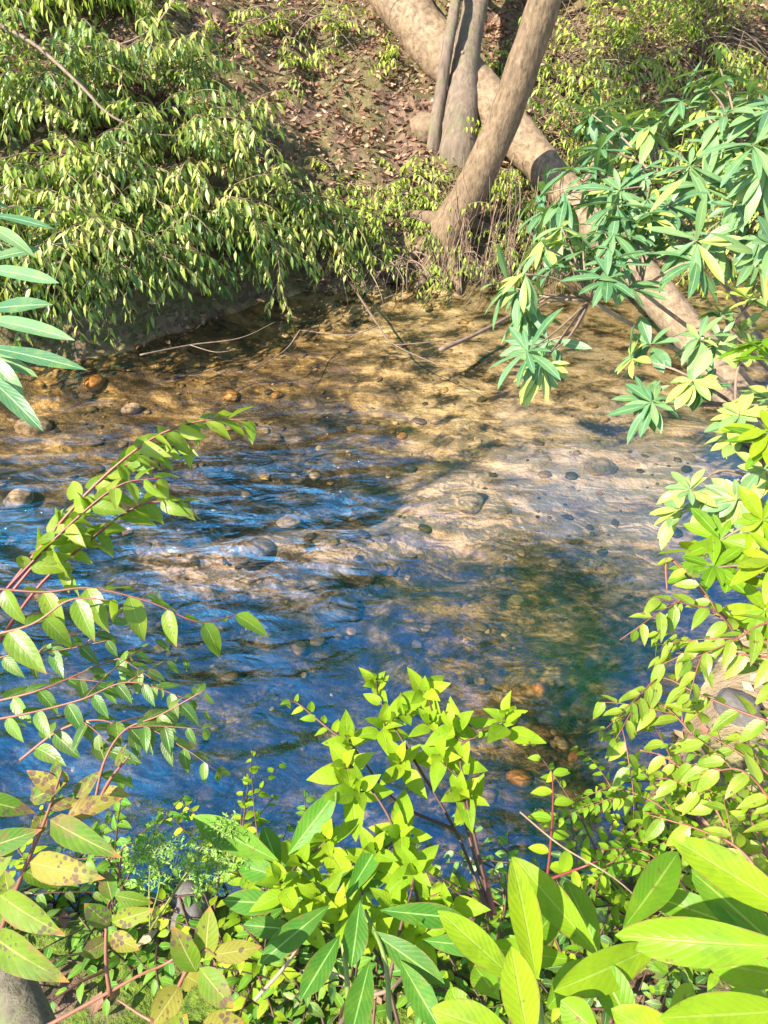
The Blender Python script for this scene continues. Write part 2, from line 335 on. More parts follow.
def ground_mat():
    m, nt, out = new_mat('creek bank earth and bed'); tc = N(nt, 'ShaderNodeTexCoord'); P = tc.outputs['Object']
    sep = N(nt, 'ShaderNodeSeparateXYZ'); nt.links.new(P, sep.inputs[0]); Z = sep.outputs[2]; X = sep.outputs[0]; Y = sep.outputs[1]
    n1 = tex_noise(nt, P, 2.2, 6, .65); n2 = tex_noise(nt, P, 14, 6, .7); n3 = tex_noise(nt, P, 60, 3, .6)
    # dry ground: soil, litter, moss
    soil = ramp(nt, n2, [(.3, (.03, .018, .01)), (.5, (.09, .055, .035)), (.7, (.18, .11, .07))])
    vo = N(nt, 'ShaderNodeTexVoronoi'); vo.inputs['Scale'].default_value = 22; nt.links.new(P, vo.inputs['Vector'])
    lit = ramp(nt, N_sep(nt, vo.outputs['Color']), [(0, (.04, .025, .015)), (.5, (.15, .09, .06)), (1, (.30, .19, .12))])
    soil = mixc(nt, soil, lit, .55)
    moss = ramp(nt, n3, [(.3, (.03, .06, .006)), (.7, (.15, .21, .02))])
    nearm = rng_map(nt, Y, 1.9, 1.2); mf = mathn(nt, 'MULTIPLY', rng_map(nt, n1, .40, .52), mathn(nt, 'ADD', mathn(nt, 'MULTIPLY', nearm, .9), .3))
    dry = mixc(nt, soil, moss, mf)
    # wet sand of the right bank
    sand = ramp(nt, n2, [(.3, (.30, .20, .11)), (.7, (.50, .36, .22))])
    sf = mathn(nt, 'MULTIPLY', rng_map(nt, X, .9, 1.4), rng_map(nt, Y, 4.6, 3.8)); dry = mixc(nt, dry, sand, mathn(nt, 'MULTIPLY', sf, .85))
    # bed: stretched along the current, cobbles and algae, sand to the upper right
    W = mapping(nt, P, (1., 1.45, 1), (0, 0, R(-14)))
    wn_ = N(nt, 'ShaderNodeTexNoise'); wn_.inputs['Scale'].default_value = 3.; nt.links.new(W, wn_.inputs['Vector'])
    wv = N(nt, 'ShaderNodeVectorMath', operation='SCALE'); nt.links.new(wn_.outputs['Color'], wv.inputs[0]); wv.inputs['Scale'].default_value = .2
    wa = N(nt, 'ShaderNodeVectorMath', operation='ADD'); nt.links.new(W, wa.inputs[0]); nt.links.new(wv.outputs[0], wa.inputs[1]); Wv = wa.outputs[0]
    b1 = tex_noise(nt, Wv, 4.0, 8, .7, .1)
    bed = ramp(nt, b1, [(.40, (.02, .013, .005)), (.48, (.09, .055, .018)), (.54, (.25, .15, .045)), (.60, (.48, .31, .10)), (.72, (.70, .50, .24))])
    vb = N(nt, 'ShaderNodeTexVoronoi'); vb.inputs['Scale'].default_value = 9; nt.links.new(Wv, vb.inputs['Vector'])
    cob = ramp(nt, N_sep(nt, vb.outputs['Color']), [(0, (.07, .05, .025)), (.4, (.24, .15, .06)), (.8, (.48, .32, .15)), (1, (.60, .40, .22))])
    bed = mixc(nt, bed, cob, .3)
    sb = ramp(nt, b1, [(.40, (.03, .024, .01)), (.46, (.20, .14, .06)), (.53, (.46, .33, .17)), (.66, (.66, .50, .31))])
    s2 = mathn(nt, 'ADD', mathn(nt, 'MULTIPLY', X, 1.), mathn(nt, 'MULTIPLY', Y, .42))
    s2 = mathn(nt, 'ADD', s2, mathn(nt, 'MULTIPLY', n1, 1.2)); bed = mixc(nt, bed, sb, mathn(nt, 'MULTIPLY', rng_map(nt, s2, 2.3, 3.), .9))
    alg = mathn(nt, 'MULTIPLY', rng_map(nt, tex_noise(nt, Wv, 11, 7, .72), .50, .58), mathn(nt, 'MULTIPLY', rng_map(nt, Y, 3.5, 3.0), rng_map(nt, X, -.1, .4))); bed = mixc(nt, bed, (.025, .022, .008), mathn(nt, 'MULTIPLY', alg, .85))
    # deep channel: shade on the water put into a dark mottled bed colour
    deep_shade = ramp(nt, tex_noise(nt, Wv, 4.5, 8, .72), [(.40, (.004, .006, .008)), (.50, (.035, .036, .03)), (.58, (.15, .12, .09)), (.70, (.50, .35, .27))])
    df = rng_map(nt, mathn(nt, 'ADD', mathn(nt, 'ADD', Z, rng_map(nt, X, .0, .7, 0., .2)), mathn(nt, 'MULTIPLY', mathn(nt, 'SUBTRACT', n1, .5), .5)), -.22, -.38); bed = mixc(nt, bed, deep_shade, mathn(nt, 'MULTIPLY', df, .9))
    ab = N(nt, 'ShaderNodeAttribute', attribute_name='bar'); pk = ramp(nt, b1, [(.34, (.24, .15, .08)), (.46, (.66, .47, .33)), (.6, (.86, .66, .52))])
    bf = mathn(nt, 'MULTIPLY', rng_map(nt, mathn(nt, 'ADD', ab.outputs['Fac'], mathn(nt, 'MULTIPLY', mathn(nt, 'SUBTRACT', tex_noise(nt, Wv, 2.6, 6, .7), .5), 1.7)), .2, .55), .95); bed = mixc(nt, bed, pk, bf)
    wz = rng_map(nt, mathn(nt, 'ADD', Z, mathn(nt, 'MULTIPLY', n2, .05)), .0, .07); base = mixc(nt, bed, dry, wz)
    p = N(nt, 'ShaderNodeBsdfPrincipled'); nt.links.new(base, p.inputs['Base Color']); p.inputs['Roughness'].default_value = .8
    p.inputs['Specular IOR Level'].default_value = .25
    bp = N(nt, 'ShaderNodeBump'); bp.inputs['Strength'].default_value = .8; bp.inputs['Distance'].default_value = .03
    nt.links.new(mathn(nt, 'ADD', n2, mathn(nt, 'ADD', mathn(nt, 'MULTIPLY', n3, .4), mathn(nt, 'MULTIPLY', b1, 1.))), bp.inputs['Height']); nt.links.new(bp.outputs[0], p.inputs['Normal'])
    nt.links.new(p.outputs[0], out.inputs[0]); return m
def N_sep(nt, c):
    s = N(nt, 'ShaderNodeSeparateColor'); nt.links.new(c, s.inputs[0]); return s.outputs[0]
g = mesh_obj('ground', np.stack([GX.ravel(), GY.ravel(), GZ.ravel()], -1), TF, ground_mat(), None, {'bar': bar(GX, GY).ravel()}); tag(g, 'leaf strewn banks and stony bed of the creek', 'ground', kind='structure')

# ------------------------------------------------------------------ water
def water_mat():
    m, nt, out = new_mat('creek water'); tc = N(nt, 'ShaderNodeTexCoord'); P = tc.outputs['Object']
    sep = N(nt, 'ShaderNodeSeparateXYZ'); nt.links.new(P, sep.inputs[0]); X = sep.outputs[0]; Y = sep.outputs[1]
    W = mapping(nt, P, (1., 1.9, 1), (0, 0, R(-22)))
    w1 = tex_noise(nt, W, 1.8, 1, .4, .7); w2 = tex_noise(nt, W, 5.0, 2, .5, .7); w3 = tex_noise(nt, mapping(nt, P, (1, 1.5, 1), (0, 0, R(30))), 30, 4, .6, 1.)
    h = mathn(nt, 'ADD', mathn(nt, 'MULTIPLY', w1, 2.6), mathn(nt, 'ADD', mathn(nt, 'MULTIPLY', w2, .9), mathn(nt, 'MULTIPLY', w3, .11)))
    # riffle on the left, smooth glide towards the right bank and under the far bank
    s = mathn(nt, 'MULTIPLY', rng_map(nt, X, .7, -.3, .05, .9), mathn(nt, 'MULTIPLY', rng_map(nt, Y, 5.4, 4.2, .3, 1.), rng_map(nt, Y, 2.0, 3.1, .42, 1.)))
    bp = N(nt, 'ShaderNodeBump'); bp.inputs['Distance'].default_value = .15; nt.links.new(mathn(nt, 'MULTIPLY', s, 1.0), bp.inputs['Strength']); nt.links.new(h, bp.inputs['Height'])
    fr0 = N(nt, 'ShaderNodeFresnel'); fr0.inputs['IOR'].default_value = 1.4; nt.links.new(bp.outputs[0], fr0.inputs['Normal'])
    fr = N(nt, 'ShaderNodeMath', operation='ADD'); nt.links.new(mathn(nt, 'MULTIPLY', fr0.outputs[0], .6), fr.inputs[0]); nt.links.new(rng_map(nt, mathn(nt, 'SUBTRACT', Y, mathn(nt, 'MULTIPLY', X, .12)), 4.4, 3.2, .035, .27), fr.inputs[1])  # sky reflection strength painted by position, weak near the far bank
    gl = N(nt, 'ShaderNodeBsdfGlossy'); gl.inputs['Roughness'].default_value = .008; nt.links.new(bp.outputs[0], gl.inputs['Normal']); gl.inputs['Color'].default_value = (.14, .67, .94, 1)  # blue of the mirrored sky put into the gloss colour
    tr = N(nt, 'ShaderNodeBsdfTransparent'); tr.inputs['Color'].default_value = (.95, .90, .80, 1)
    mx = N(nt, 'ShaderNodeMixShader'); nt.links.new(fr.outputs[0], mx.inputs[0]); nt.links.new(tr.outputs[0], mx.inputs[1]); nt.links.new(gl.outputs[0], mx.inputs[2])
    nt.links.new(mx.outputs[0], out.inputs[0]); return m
wx = np.linspace(-14, 14, 120); 
WV = []; WF = []
for k, x in enumerate(wx):
    a = float(np.interp(x, XN, YN)) - .35; b = float(np.interp(x, XF, YF)) + .35
    for t in np.linspace(0, 1, 12):
        y = a + (b - a) * t; WV.append((x, y, .004 * _n2(x, y, 5.)))
for k in range(len(wx) - 1):
    for q in range(11): WF.append([k * 12 + q, (k + 1) * 12 + q, (k + 1) * 12 + q + 1, k * 12 + q + 1])
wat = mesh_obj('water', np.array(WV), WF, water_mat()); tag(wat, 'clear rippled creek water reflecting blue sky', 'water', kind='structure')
def bed_ok(x, y):
    return np.interp(x, XN, YN) < y < np.interp(x, XF, YF)

# ------------------------------------------------------------------ stones
import bmesh
def ico(sub):
    bm = bmesh.new(); bmesh.ops.create_icosphere(bm, subdivisions=sub, radius=1.); V = np.array([v.co[:] for v in bm.verts]); Fc = [[v.index for v in f.verts] for f in bm.faces]; bm.free(); return V, Fc
V1, F1 = ico(2); V3, F3 = ico(4); F1 = np.array(F1)
NV = []; NF = []; NA = []; k = 0
for _ in range(1600):
    x = rnd(-3.8, 3.2); y = rnd(1.0, 7.0)
    if not bed_ok(x, y): continue
    if x * .75 + y * .42 > 3.1 and random.random() < .85: continue
    r = .010 + .035 * random.random() ** 3
    c = V1 * np.array([r * rnd(.8, 1.5), r * rnd(.7, 1.1), r * rnd(.25, .45)]); a = rnd(0, 6.3); ca, sa = math.cos(a), math.sin(a)
    c = c @ np.array([[ca, sa, 0], [-sa, ca, 0], [0, 0, 1]]) * (1 + .12 * rng.standard_normal((len(V1), 1))) + np.array([x, y, H(x, y) + r * .15])
    NV.append(c); NF.append(F1 + k); k += len(V1); NA.append(np.full(len(V1), random.random()))
gr = mesh_obj('gravel', np.vstack(NV), np.vstack(NF), M['gravel'], None, {'rnd': np.concatenate(NA)}); tag(gr, 'small mixed pebbles lying over the creek bed', 'gravel', kind='stuff')
def stone(px, py, size, mat, label, name='river_stone', z=None, group=None, flat=.55):
    # the ray from the photo's pixel to the bed
    for dd in np.arange(.8, 9, .01):
        q = at(px, py, dd)
        if q[2] <= H(q[0], q[1]) + (0 if z is None else z): break
    V = V3.copy(); off = rnd(0, 50)
    dsp = np.array([1 + .22 * mnoise.noise(Vector(v) * 1.3 + Vector((off, 0, 0))) + .07 * mnoise.noise(Vector(v) * 4 + Vector((off, 0, 0))) for v in V])
    V = V * dsp[:, None] * np.array([size, size * rnd(.65, .85), size * flat]); a = rnd(0, 3); ca, sa = math.cos(a), math.sin(a)
    V = V @ np.array([[ca, sa, 0], [-sa, ca, 0], [0, 0, 1]])
    o = mesh_obj(name, V, F3, mat, None, {'rnd': np.full(len(V), random.random())}); o.location = tuple(q + np.array([0, 0, size * flat * .35])); tag(o, label, 'stone', group)
STN = [(232, 397, .07, 'orange_stone', 'bright orange stone under water in front of the left thicket'),
 (277, 396, .045, 'orange_stone', 'small orange pebble just right of the bright orange stone'),
 (132, 410, .07, 'tan_stone', 'small tan stone left of the orange stone in the shallow water'),
 (95, 385, .09, 'orange_stone', 'dull orange stone by the left edge of the far shallows'),
 (35, 430, .12, 'tan_stone', 'broad tan cobble in the far left shallows'),
 (250, 555, .13, 'tan_stone', 'large pale rounded stone lying in the blue riffle'),
 (345, 610, .10, 'grey_stone', 'dark grey stone breaking the middle of the riffle'),
 (290, 525, .08, 'tan_stone', 'pale stone above the large one in the blue riffle'),
 (520, 780, .055, 'orange_stone', 'rusty orange slab under water right of the bright green shrub'),
 (548, 718, .06, 'grey_stone', 'bluish grey stone in the dark water right of the shrub tips'),
 (540, 690, .04, 'orange_stone', 'small yellow stone in the dark reflection of the tree'),
 (575, 757, .035, 'orange_stone', 'tiny rust red stone near the sandy right shallows'),
 (330, 800, .13, 'grey_stone', 'grey slab in the deep water behind the bright shrub'),
 (600, 470, .10, 'tan_stone', 'flat tan stone in the pale sandy glide'),
 (470, 505, .09, 'tan_stone', 'pale brown stone where the tree reflection crosses the riffle'),
 (410, 470, .05, 'grey_stone', 'dark stone at the head of the riffle'),
 (20, 500, .09, 'tan_stone', 'pale cobble by the left edge beside the riffle')]
for a in STN: stone(a[0], a[1], a[2], M[a[3]], a[4], 'river_stone')
stone(193, 912, .07, M['grey_stone'], 'grey angular rock on the near bank beside the water', 'bank_rock', flat=.8)
stone(738, 712, .09, M['grey_stone'], 'sandy coloured rock on the right bank behind the arching branches', 'bank_rock', flat=.6)
stone(425, 135, .20, M['mossy_rock'], 'mossy boulder on the hillside left of the grey twin trunk', 'hillside_boulder', flat=.7)
for (px, py, lab) in ((205, 800, 'left'),): pass

# ------------------------------------------------------------------ trees
def tree_trunk(name, label, pts, radii, mat, n=60, sides=28, rough=.06, cat='tree', limbs=(), crown=None, lmat=None, group=None):
    P = smoothpath(pts, n); rad = np.interp(np.linspace(0, 1, n), np.linspace(0, 1, len(radii)), radii)
    root = empty(name, P[0], label, cat, group); T = Tubes(); T.add(P, rad, sides=sides, rough=rough); 
    T.build('trunk' if cat == 'tree' else 'bark', mat, root)
    if limbs:
        Lv = Leaves('ovate', 2, 1)
        for (f, d, l, r, nl) in limbs:
            T2 = Tubes(); b = P[int(f * (n - 1))]; d = unit(d); path = [b]
            for s in range(6):
                d = unit(d + np.array([rnd(-.25, .25), rnd(-.25, .25), rnd(-.05, .2)])); path.append(path[-1] + d * l / 6)
            path = smoothpath(path, 14); T2.add(path, r, r * .2, 7)
            for s in range(9 if nl else 0):
                q = path[random.randint(4, 13)]; dd = unit(d + rng.normal(0, .7, 3)); e = smoothpath([q, q + dd * l * .18 + UP * .03, q + dd * l * .33], 6); T2.add(e, r * .22, r * .06, 4)
                for u in range(nl):
                    c = e[random.randint(1, 5)] + rng.normal(0, l * .06, 3); Lv.add(c, unit(rng.normal(0, 1, 3) - UP * .4), unit(rng.normal(0, .6, 3) + UP), rnd(.09, .14), rnd(.045, .06))
            T2.build('limb', mat, root)
        if Lv.L: Lv.build('crown', lmat or M['far_leaf'], root)
    return root
def ground_hit(px, py):
    for dd in np.arange(.7, 14, .01):
        q = at(px, py, dd)
        if q[2] <= H(q[0], q[1]): return q
    return q
tb = ground_hit(447, 234)
tree_trunk('leaning_tree', 'smooth tan tree trunk leaning right over the far bank', 
  [tb + [-.06, .1, -.35], tb, tb + [.17, -.02, .34], tb + [.40, -.04, .90], tb + [.55, -.06, 1.4], tb + [.69, -.08, 1.95], tb + [.83, -.08, 2.5], (1.62, 6.85, 4.1), (1.95, 6.9, 6.2), (2.3, 7.1, 9.0)],
  [.27, .19, .148, .134, .128, .124, .12, .11, .10, .05], M['trunk'], 110, 36, .07,
  limbs=[(.58, (.5, -.2, .6), 1.8, .04, 80), (.59, (-.5, .1, .7), 1.8, .04, 40), (.62, (.8, -.3, .4), 2.2, .05, 95), (.62, (.1, .6, .7), 2.2, .05, 95), (.67, (-.5, -.3, .6), 1.9, .05, 80), (.7, (.7, .3, .5), 2.2, .05, 95), (.75, (.3, -.5, .6), 2.2, .05, 95), (.8, (-.4, .3, .7), 2.0, .04, 80), (.84, (.7, .1, .6), 2.0, .04, 95), (.9, (-.1, -.3, .8), 1.9, .03, 80)])
lt = bpy.data.objects['leaning_tree']
for k, (dx, dy) in enumerate([(-.55, -.12), (-.3, -.35), (.12, -.42), (.42, -.25), (.5, .1), (-.5, .2)]):
    P_ = [np.array([tb[0] + dx * u, tb[1] + dy * u, H(tb[0] + dx * u, tb[1] + dy * u) + (.13 * (1 - u) + .01 - .05 * (u > .9)) + .0]) for u in (.15, .4, .65, .85, 1.05)]
    T = Tubes(); T.add(smoothpath(P_, 16), .075, .018, 9, .12); T.build('root', M['trunk'], lt)
tree_trunk('twin_trunk_tree', 'grey furrowed twin trunk wrapped in vines behind the leaning tree',
  [ground_hit(458, 150) - UP * .6, ground_hit(458, 150) + UP * .05, at(466, 60, 6.9), at(478, -10, 7.0), at(490, -90, 7.2), (1.2, 8.2, 6), (1.0, 8.6, 9)],
  [.26, .19, .125, .115, .105, .09, .04], M['grey_bark'], 70, 26, .14,
  limbs=[(.0, (at(446, 70, 6.75) - at(434, 150, 6.8)), 0.5, .06, 0), (.6, (-.7, -.1, .7), 2.3, .05, 6), (.7, (.5, .3, .8), 2.2, .05, 6), (.8, (-.4, .3, .8), 2., .04, 6)])
tree_trunk('thin_tree', 'slim grey stem rising close against the left side of the twin trunk',
  [ground_hit(434, 150) - UP * .4, ground_hit(434, 150) + UP * .1, at(441, 90, 6.85), at(449, 40, 6.7), at(457, -10, 6.7), at(462, -80, 6.9), (.4, 8.0, 5.5)], [.075, .062, .055, .05, .04, .02], M['grey_bark'], 50, 14, .08)
tree_trunk('sapling', 'thin pale sapling standing above the left thicket',
  [at(168, 60, 7.0), at(162, 25, 7.0), at(150, -10, 7.05), at(140, -60, 7.2), (-2.2, 8, 5)], [.05, .045, .04, .035, .01], M['grey_bark'], 40, 10, .06)
# fallen log
LP = [at(330, -95, 7.9), at(395, -8, 7.45), at(430, 40, 7.25), at(478, 92, 7.05), at(520, 140, 6.85), at(558, 185, 6.65), at(602, 233, 6.3), at(643, 279, 5.9), at(686, 330, 5.4), at(740, 400, 4.85), at(800, 470, 4.35)]
lg = smoothpath(LP, 130); T = Tubes(); T.add(lg, np.interp(np.linspace(0, 1, 130), [0, .25, .5, .8, 1], [.27, .22, .155, .13, .13]), sides=36, rough=.10)
root = empty('fallen_log', lg[60], 'thick pale fallen log slanting down the hillside and across the creek', 'log'); T.build('bark', M['log'], root)
for (f, d, l) in ((.55, (.3, .2, .9), .25), (.72, (-.7, .1, .4), .3), (.3, (-.4, -.3, .8), .2)):
    q = lg[int(f * 129)]; d = unit(d); T = Tubes(); T.add(smoothpath([q, q + d * (.18 + l * .5), q + d * (.18 + l)], 8), .03, .015, 8, .1); T.build('stub', M['log'], root)
# trees beyond the brow, seen mirrored in the creek
for k, (x, y, h_) in enumerate([(-6.5, 13, 7), (-3.6, 14.5, 8), (4.6, 11.5, 8), (6.5, 13.5, 9), (8.5, 11.5, 8), (-9.5, 11, 8), (1.5, 17, 9)]):
    z = H(x, y); tree_trunk('woodland_tree', 'slender woodland tree with a sparse crown on the brow of the far hill',
      [(x, y, z - .2), (x + rnd(-.1, .1), y, z + h_ * .4), (x + rnd(-.4, .4), y + rnd(-.3, .3), z + h_)], [.16, .12, .03], M['grey_bark'], 24, 10, .05,
      limbs=[(rnd(.3, .95), (rnd(-1, 1), rnd(-1, 1), rnd(.4, 1)), rnd(1.4, 2.6), .04, 8) for _ in range(9)], group='trees on the brow of the far hill')

# ------------------------------------------------------------------ plants
def spray(T, Lv, path, leafL, leafW, spacing, start=.1, hang=.5, r=.003, side_ang=.9, jit=.25, taper=True, tone=None, curl=.25, tipleaf=True, fold=.25):
    seg = np.linalg.norm(np.diff(path, axis=0), axis=1); cs = np.concatenate([[0], np.cumsum(seg)]); tot = cs[-1]
    if T is not None: T.add(path, r, r * .35, 5 if r > .002 else 4)
    s = start * tot; sgn = 1 if random.random() < .5 else -1
    while s < tot:
        q = np.array([np.interp(s, cs, path[:, c]) for c in range(3)]); q2 = np.array([np.interp(min(s + .01 * tot, tot), cs, path[:, c]) for c in range(3)])
        q1 = np.array([np.interp(s - .01 * tot, cs, path[:, c]) for c in range(3)]); tdir = unit(q2 - q1)
        sd_ = np.cross(tdir, UP); sd_ = unit(sd_) if np.linalg.norm(sd_) > .15 else unit(rng.normal(0, 1, 3) * [1, 1, .1])
        d = unit(tdir * math.cos(side_ang) + sd_ * sgn * math.sin(side_ang) - UP * hang * rnd(.4, 1.3) + rng.normal(0, jit, 3) * .6)
        n = unit(UP + sd_ * sgn * .3 * hang + rng.normal(0, jit, 3)) if abs(d[2]) < .85 else unit(-cF + rng.normal(0, .5, 3))
        k = (1 - .35 * (s / tot)) * rnd(.8, 1.12) if taper else rnd(.85, 1.1)
        tn = None if tone is None else min(1, max(0, tone + rnd(-.3, .3)))
        Lv.add(q, d, n, leafL * k, leafW * k, curl * rnd(.5, 1.5), fold, .05, tn)
        sgn = -sgn; s += spacing * rnd(.8, 1.2)
    if tipleaf: Lv.add(path[-1], unit(path[-1] - path[-2] - UP * .2), UP + rng.normal(0, .2, 3), leafL * .6, leafW * .6, .2, .2)
def arch(b, d, L, droop, n=10):
    P = [np.array(b, float)]; d = unit(d)
    for k in range(n):
        d = unit(d + np.array([rnd(-.06, .06), rnd(-.06, .06), -droop / n])); P.append(P[-1] + d * L / n)
    return np.array(P)
def cane_shrub(name, label, x, y, ncane, L, leafL=.14, leafW=.042, az=-90, azs=75, el=(35, 75), droop=1.7, mat='far_leaf', smat='brown_stem', group=None, side=4, spacing=.042, nt=3, z=None, cat='shrub', hang=.8):
    z = H(x, y) if z is None else z
    root = empty(name, (x, y, z), label, cat, group); T = Tubes(); Lv = Leaves('ovate', nt, 1)
    for _ in range(ncane):
        ct = min(1, max(0, random.gauss(.66, .3)))
        a = R(az + rnd(-azs, azs)); e = R(rnd(*el)); d = (math.cos(a) * math.cos(e), math.sin(a) * math.cos(e), math.sin(e))
        b = np.array([x + rnd(-.12, .12), y + rnd(-.12, .12), z - .03]); l = L * rnd(.6, 1.15); P = arch(b, d, l, droop * rnd(.7, 1.3), 12)
        spray(T, Lv, P, leafL, leafW, spacing, .3, hang, .0055, tone=ct)
        for s in range(side):
            i_ = random.randint(4, 11); q = P[i_]; t_ = unit(P[i_] - P[i_ - 1]); sdv = unit(np.cross(t_, UP) * random.choice((-1, 1)) + t_ * .8)
            spray(T, Lv, arch(q, sdv, rnd(.18, .4), .9, 6), leafL * .9, leafW * .9, spacing, .1, hang, .0028, tone=ct)
    T.build('stems', M[smat], root); Lv.build('foliage', M[mat], root); return root
g_th = 'doghobble shrubs of the thicket on the far left bank'
SH = [(-3.35, 5.0, 'leftmost low shrub of the far thicket, trailing to the water at the frame edge'),
 (-2.65, 5.15, 'low shrub of the far thicket hanging over the waterline beside the leftmost one'),
 (-2.05, 5.4, 'shrub of the far thicket whose sprays dangle lowest into the creek'),
 (-1.5, 5.85, 'shrub of the far thicket behind the sprays that reach the creek'),
 (-.98, 6.35, 'rightmost shrub of the thicket low on the bank by the bare leafy slope'),
 (-3.6, 5.7, 'shrub in the second row of the thicket at the left frame edge'),
 (-2.9, 5.9, 'arching shrub in the middle of the thicket, left half'),
 (-2.2, 6.2, 'arching shrub in the middle of the far thicket'),
 (-1.55, 6.6, 'arching shrub on the right shoulder of the thicket'),
 (-3.7, 6.6, 'upper shrub of the thicket at the left frame edge'),
 (-2.8, 6.75, 'upper shrub of the thicket near the slim sapling'),
 (-2.0, 7.1, 'topmost shrub of the thicket below the bare slope edge'),
 (-3.4, 7.7, 'highest shrub on the left of the far hillside'),
 (-2.5, 7.9, 'high shrub behind the slim pale sapling'),
 (-4.3, 5.1, 'shrub mostly outside the left edge of the frame by the water'),]
for k, (x, y, lab) in enumerate(SH):
    cane_shrub('doghobble_shrub', lab, x, y + (.22 if k in (0, 1, 2, 3, 4, 14) else 0), 34, (.85 if k in (0, 1, 2, 3, 4, 14) else 1.05) if k < 12 else .8, az=-80, azs=85, group=g_th, leafL=.15, leafW=.043, spacing=.048, mat='sunny_leaf' if k in (6, 9, 12, 13) else 'far_leaf', smat='vine')
# hillside on the right: brambly greens
g_h = 'green bushes on the upper right hillside'
HB = [(2.0, 7.9, 'yellow green bush right of the leaning trunk on the hillside'), (2.7, 7.7, 'bush above the fallen log behind the rhododendron'),
 (3.3, 8.2, 'bush high on the hillside above the rhododendron tips'), (4.0, 7.9, 'bush at the right frame edge on the hillside'),
 (2.3, 8.9, 'bush near the top of the frame right of the leaning trunk'), (3.4, 9.2, 'bush at the top right of the hillside'),
 (4.5, 9.0, 'topmost right bush by the frame corner'), (2.6, 7.15, 'bush low on the bank right of the log'), (3.5, 7.35, 'bush low on the right bank above the dark pool'), (4.4, 7.6, 'low bush at the far right waterline')]
for k, (x, y, lab) in enumerate(HB):
    cane_shrub('hillside_bush', lab, x, y, 26, rnd(.7, 1.2), .12, .038, el=(35, 88), az=-90, azs=150, mat='sunny_leaf' if k % 3 else 'far_leaf', smat='twig', group=g_h, spacing=.045, droop=1.3)
for k in range(11):  # unseen shrubs added to keep low sky out of the creek's reflection
    x = -7.5 + k * 1.5 + rnd(-.3, .3); y = 10.9 + rnd(-.4, .6)
    cane_shrub('unseen_brow_shrub', 'tall dark unseen shrub added along the brow of the far hill', x, y, 26, 3.0, .24, .09, az=-90, azs=180, el=(50, 88), droop=.9, mat='far_leaf', smat='brown_stem', group='unseen shrubs added along the brow of the far hill', spacing=.09, nt=2, side=4)
# small sunny sprays round the trunk feet and on the slope
g_s = 'small sunny plants on the far bank'
SM = [(410, 165, 'left of the twin trunk'), (395, 190, 'on the bank left of the leaning trunk'), (375, 205, 'between the thicket and the leaning trunk'), (428, 190, 'just behind the foot of the leaning trunk'),
 (498, 185, 'just right of the leaning trunk foot'), (515, 215, 'above the root tangle'), (500, 240, 'hanging over the root tangle'), (470, 225, 'right against the leaning trunk base'),
 (540, 135, 'above the fallen log'), (545, 205, 'below the fallen log'), (400, 50, 'against the log near the top'), (310, 60, 'high on the open leafy slope'),
 (280, 20, 'at the top of the leafy slope'), (480, 130, 'between the two trunks'), (520, 60, 'right of the leaning trunk near the top'), (560, 90, 'on the slope above the log'), (340, 175, 'at the right edge of the thicket'), (365, 240, 'low over the waterline by the thicket'), (440, 262, 'under the leaning trunk at the waterline'), (525, 165, 'on top of the fallen log behind the leaning trunk'), (575, 170, 'beyond the fallen log halfway down'), (605, 205, 'beyond the log behind the rhododendron tips'), (530, 195, 'between the root tangle and the log'), (560, 235, 'under the log above the dark pool'), (430, 215, 'in front of the leaning trunk foot'), (230, 30, 'top left by the sapling'), (340, 20, 'dark leaved at the top by the log end')]
for px, py, lab in SM:
    q = ground_hit(px, py + 14)
    cane_shrub('bank_plant', 'small yellow green plant ' + lab, q[0], q[1], 10, .36, .10, .032, az=-90, azs=150, el=(35, 85), mat='sunny_leaf', smat='twig', group=g_s, side=2, spacing=.035)

# leaf litter
Lv = Leaves('ellip', 2, 1)
for _ in range(32000):
    x = rnd(-3.5, 5.5); y = rnd(5.2, 10.8); 
    if y < np.interp(x, XF, YF) - .02: continue
    z = H(x, y); Lv.add((x, y, z + .008), unit((*rng.normal(0, 1, 2), rnd(-.2, .35))), unit(np.array([0, -.5, .85]) + rng.normal(0, .45, 3)), rnd(.035, .095), rnd(.02, .05), rnd(-.7, .7), rnd(-.4, .7), .25)
for _ in range(900):
    x = rnd(-1.8, 2.6); y = rnd(.2, 2.6)
    if y > np.interp(x, XN, YN) - .02: continue
    z = H(x, y); Lv.add((x, y, z + .006), unit((*rng.normal(0, 1, 2), rnd(-.1, .2))), unit(UP + rng.normal(0, .35, 3)), rnd(.04, .08), rnd(.025, .045), rnd(-.5, .5), rnd(-.2, .5), .15)
o = Lv.build('leaf_litter', M['dead_leaf']); tag(o, 'dry pinkish brown fallen leaves covering the banks', 'leaf litter', kind='stuff')
# dry brush
def brush(name, label, px, py, n, L, down=False, cat='twigs', w=.25, mat='twig'):
    q = ground_hit(px, py); root = empty(name, q, label, cat, 'dry twig tangles on the far bank'); T = Tubes()
    for _ in range(n):
        b = q + np.array([rnd(-w, w), rnd(-w * .5, w * .5), rnd(0, .1)]); d = (rnd(-1, 1), rnd(-1, .1), rnd(-.2, .9) if not down else rnd(-.1, .5))
        T.add(arch(b, d, L * rnd(.5, 1.2), rnd(.6, 1.8) if not down else rnd(1.5, 2.6), 8), rnd(.003, .007), .0015, 5)
    T.build('twigs', M[mat], root)
brush('root_tangle', 'tangle of pale roots and vines hanging to the water right of the leaning trunk', 512, 225, 75, .65, True, 'roots', .34)
root = empty('vine_tangle', at(500, 215, 6.4), 'mass of thin tan vines drooping from the bank to the water beside the log', 'vines', 'dry twig tangles on the far bank'); T = Tubes()
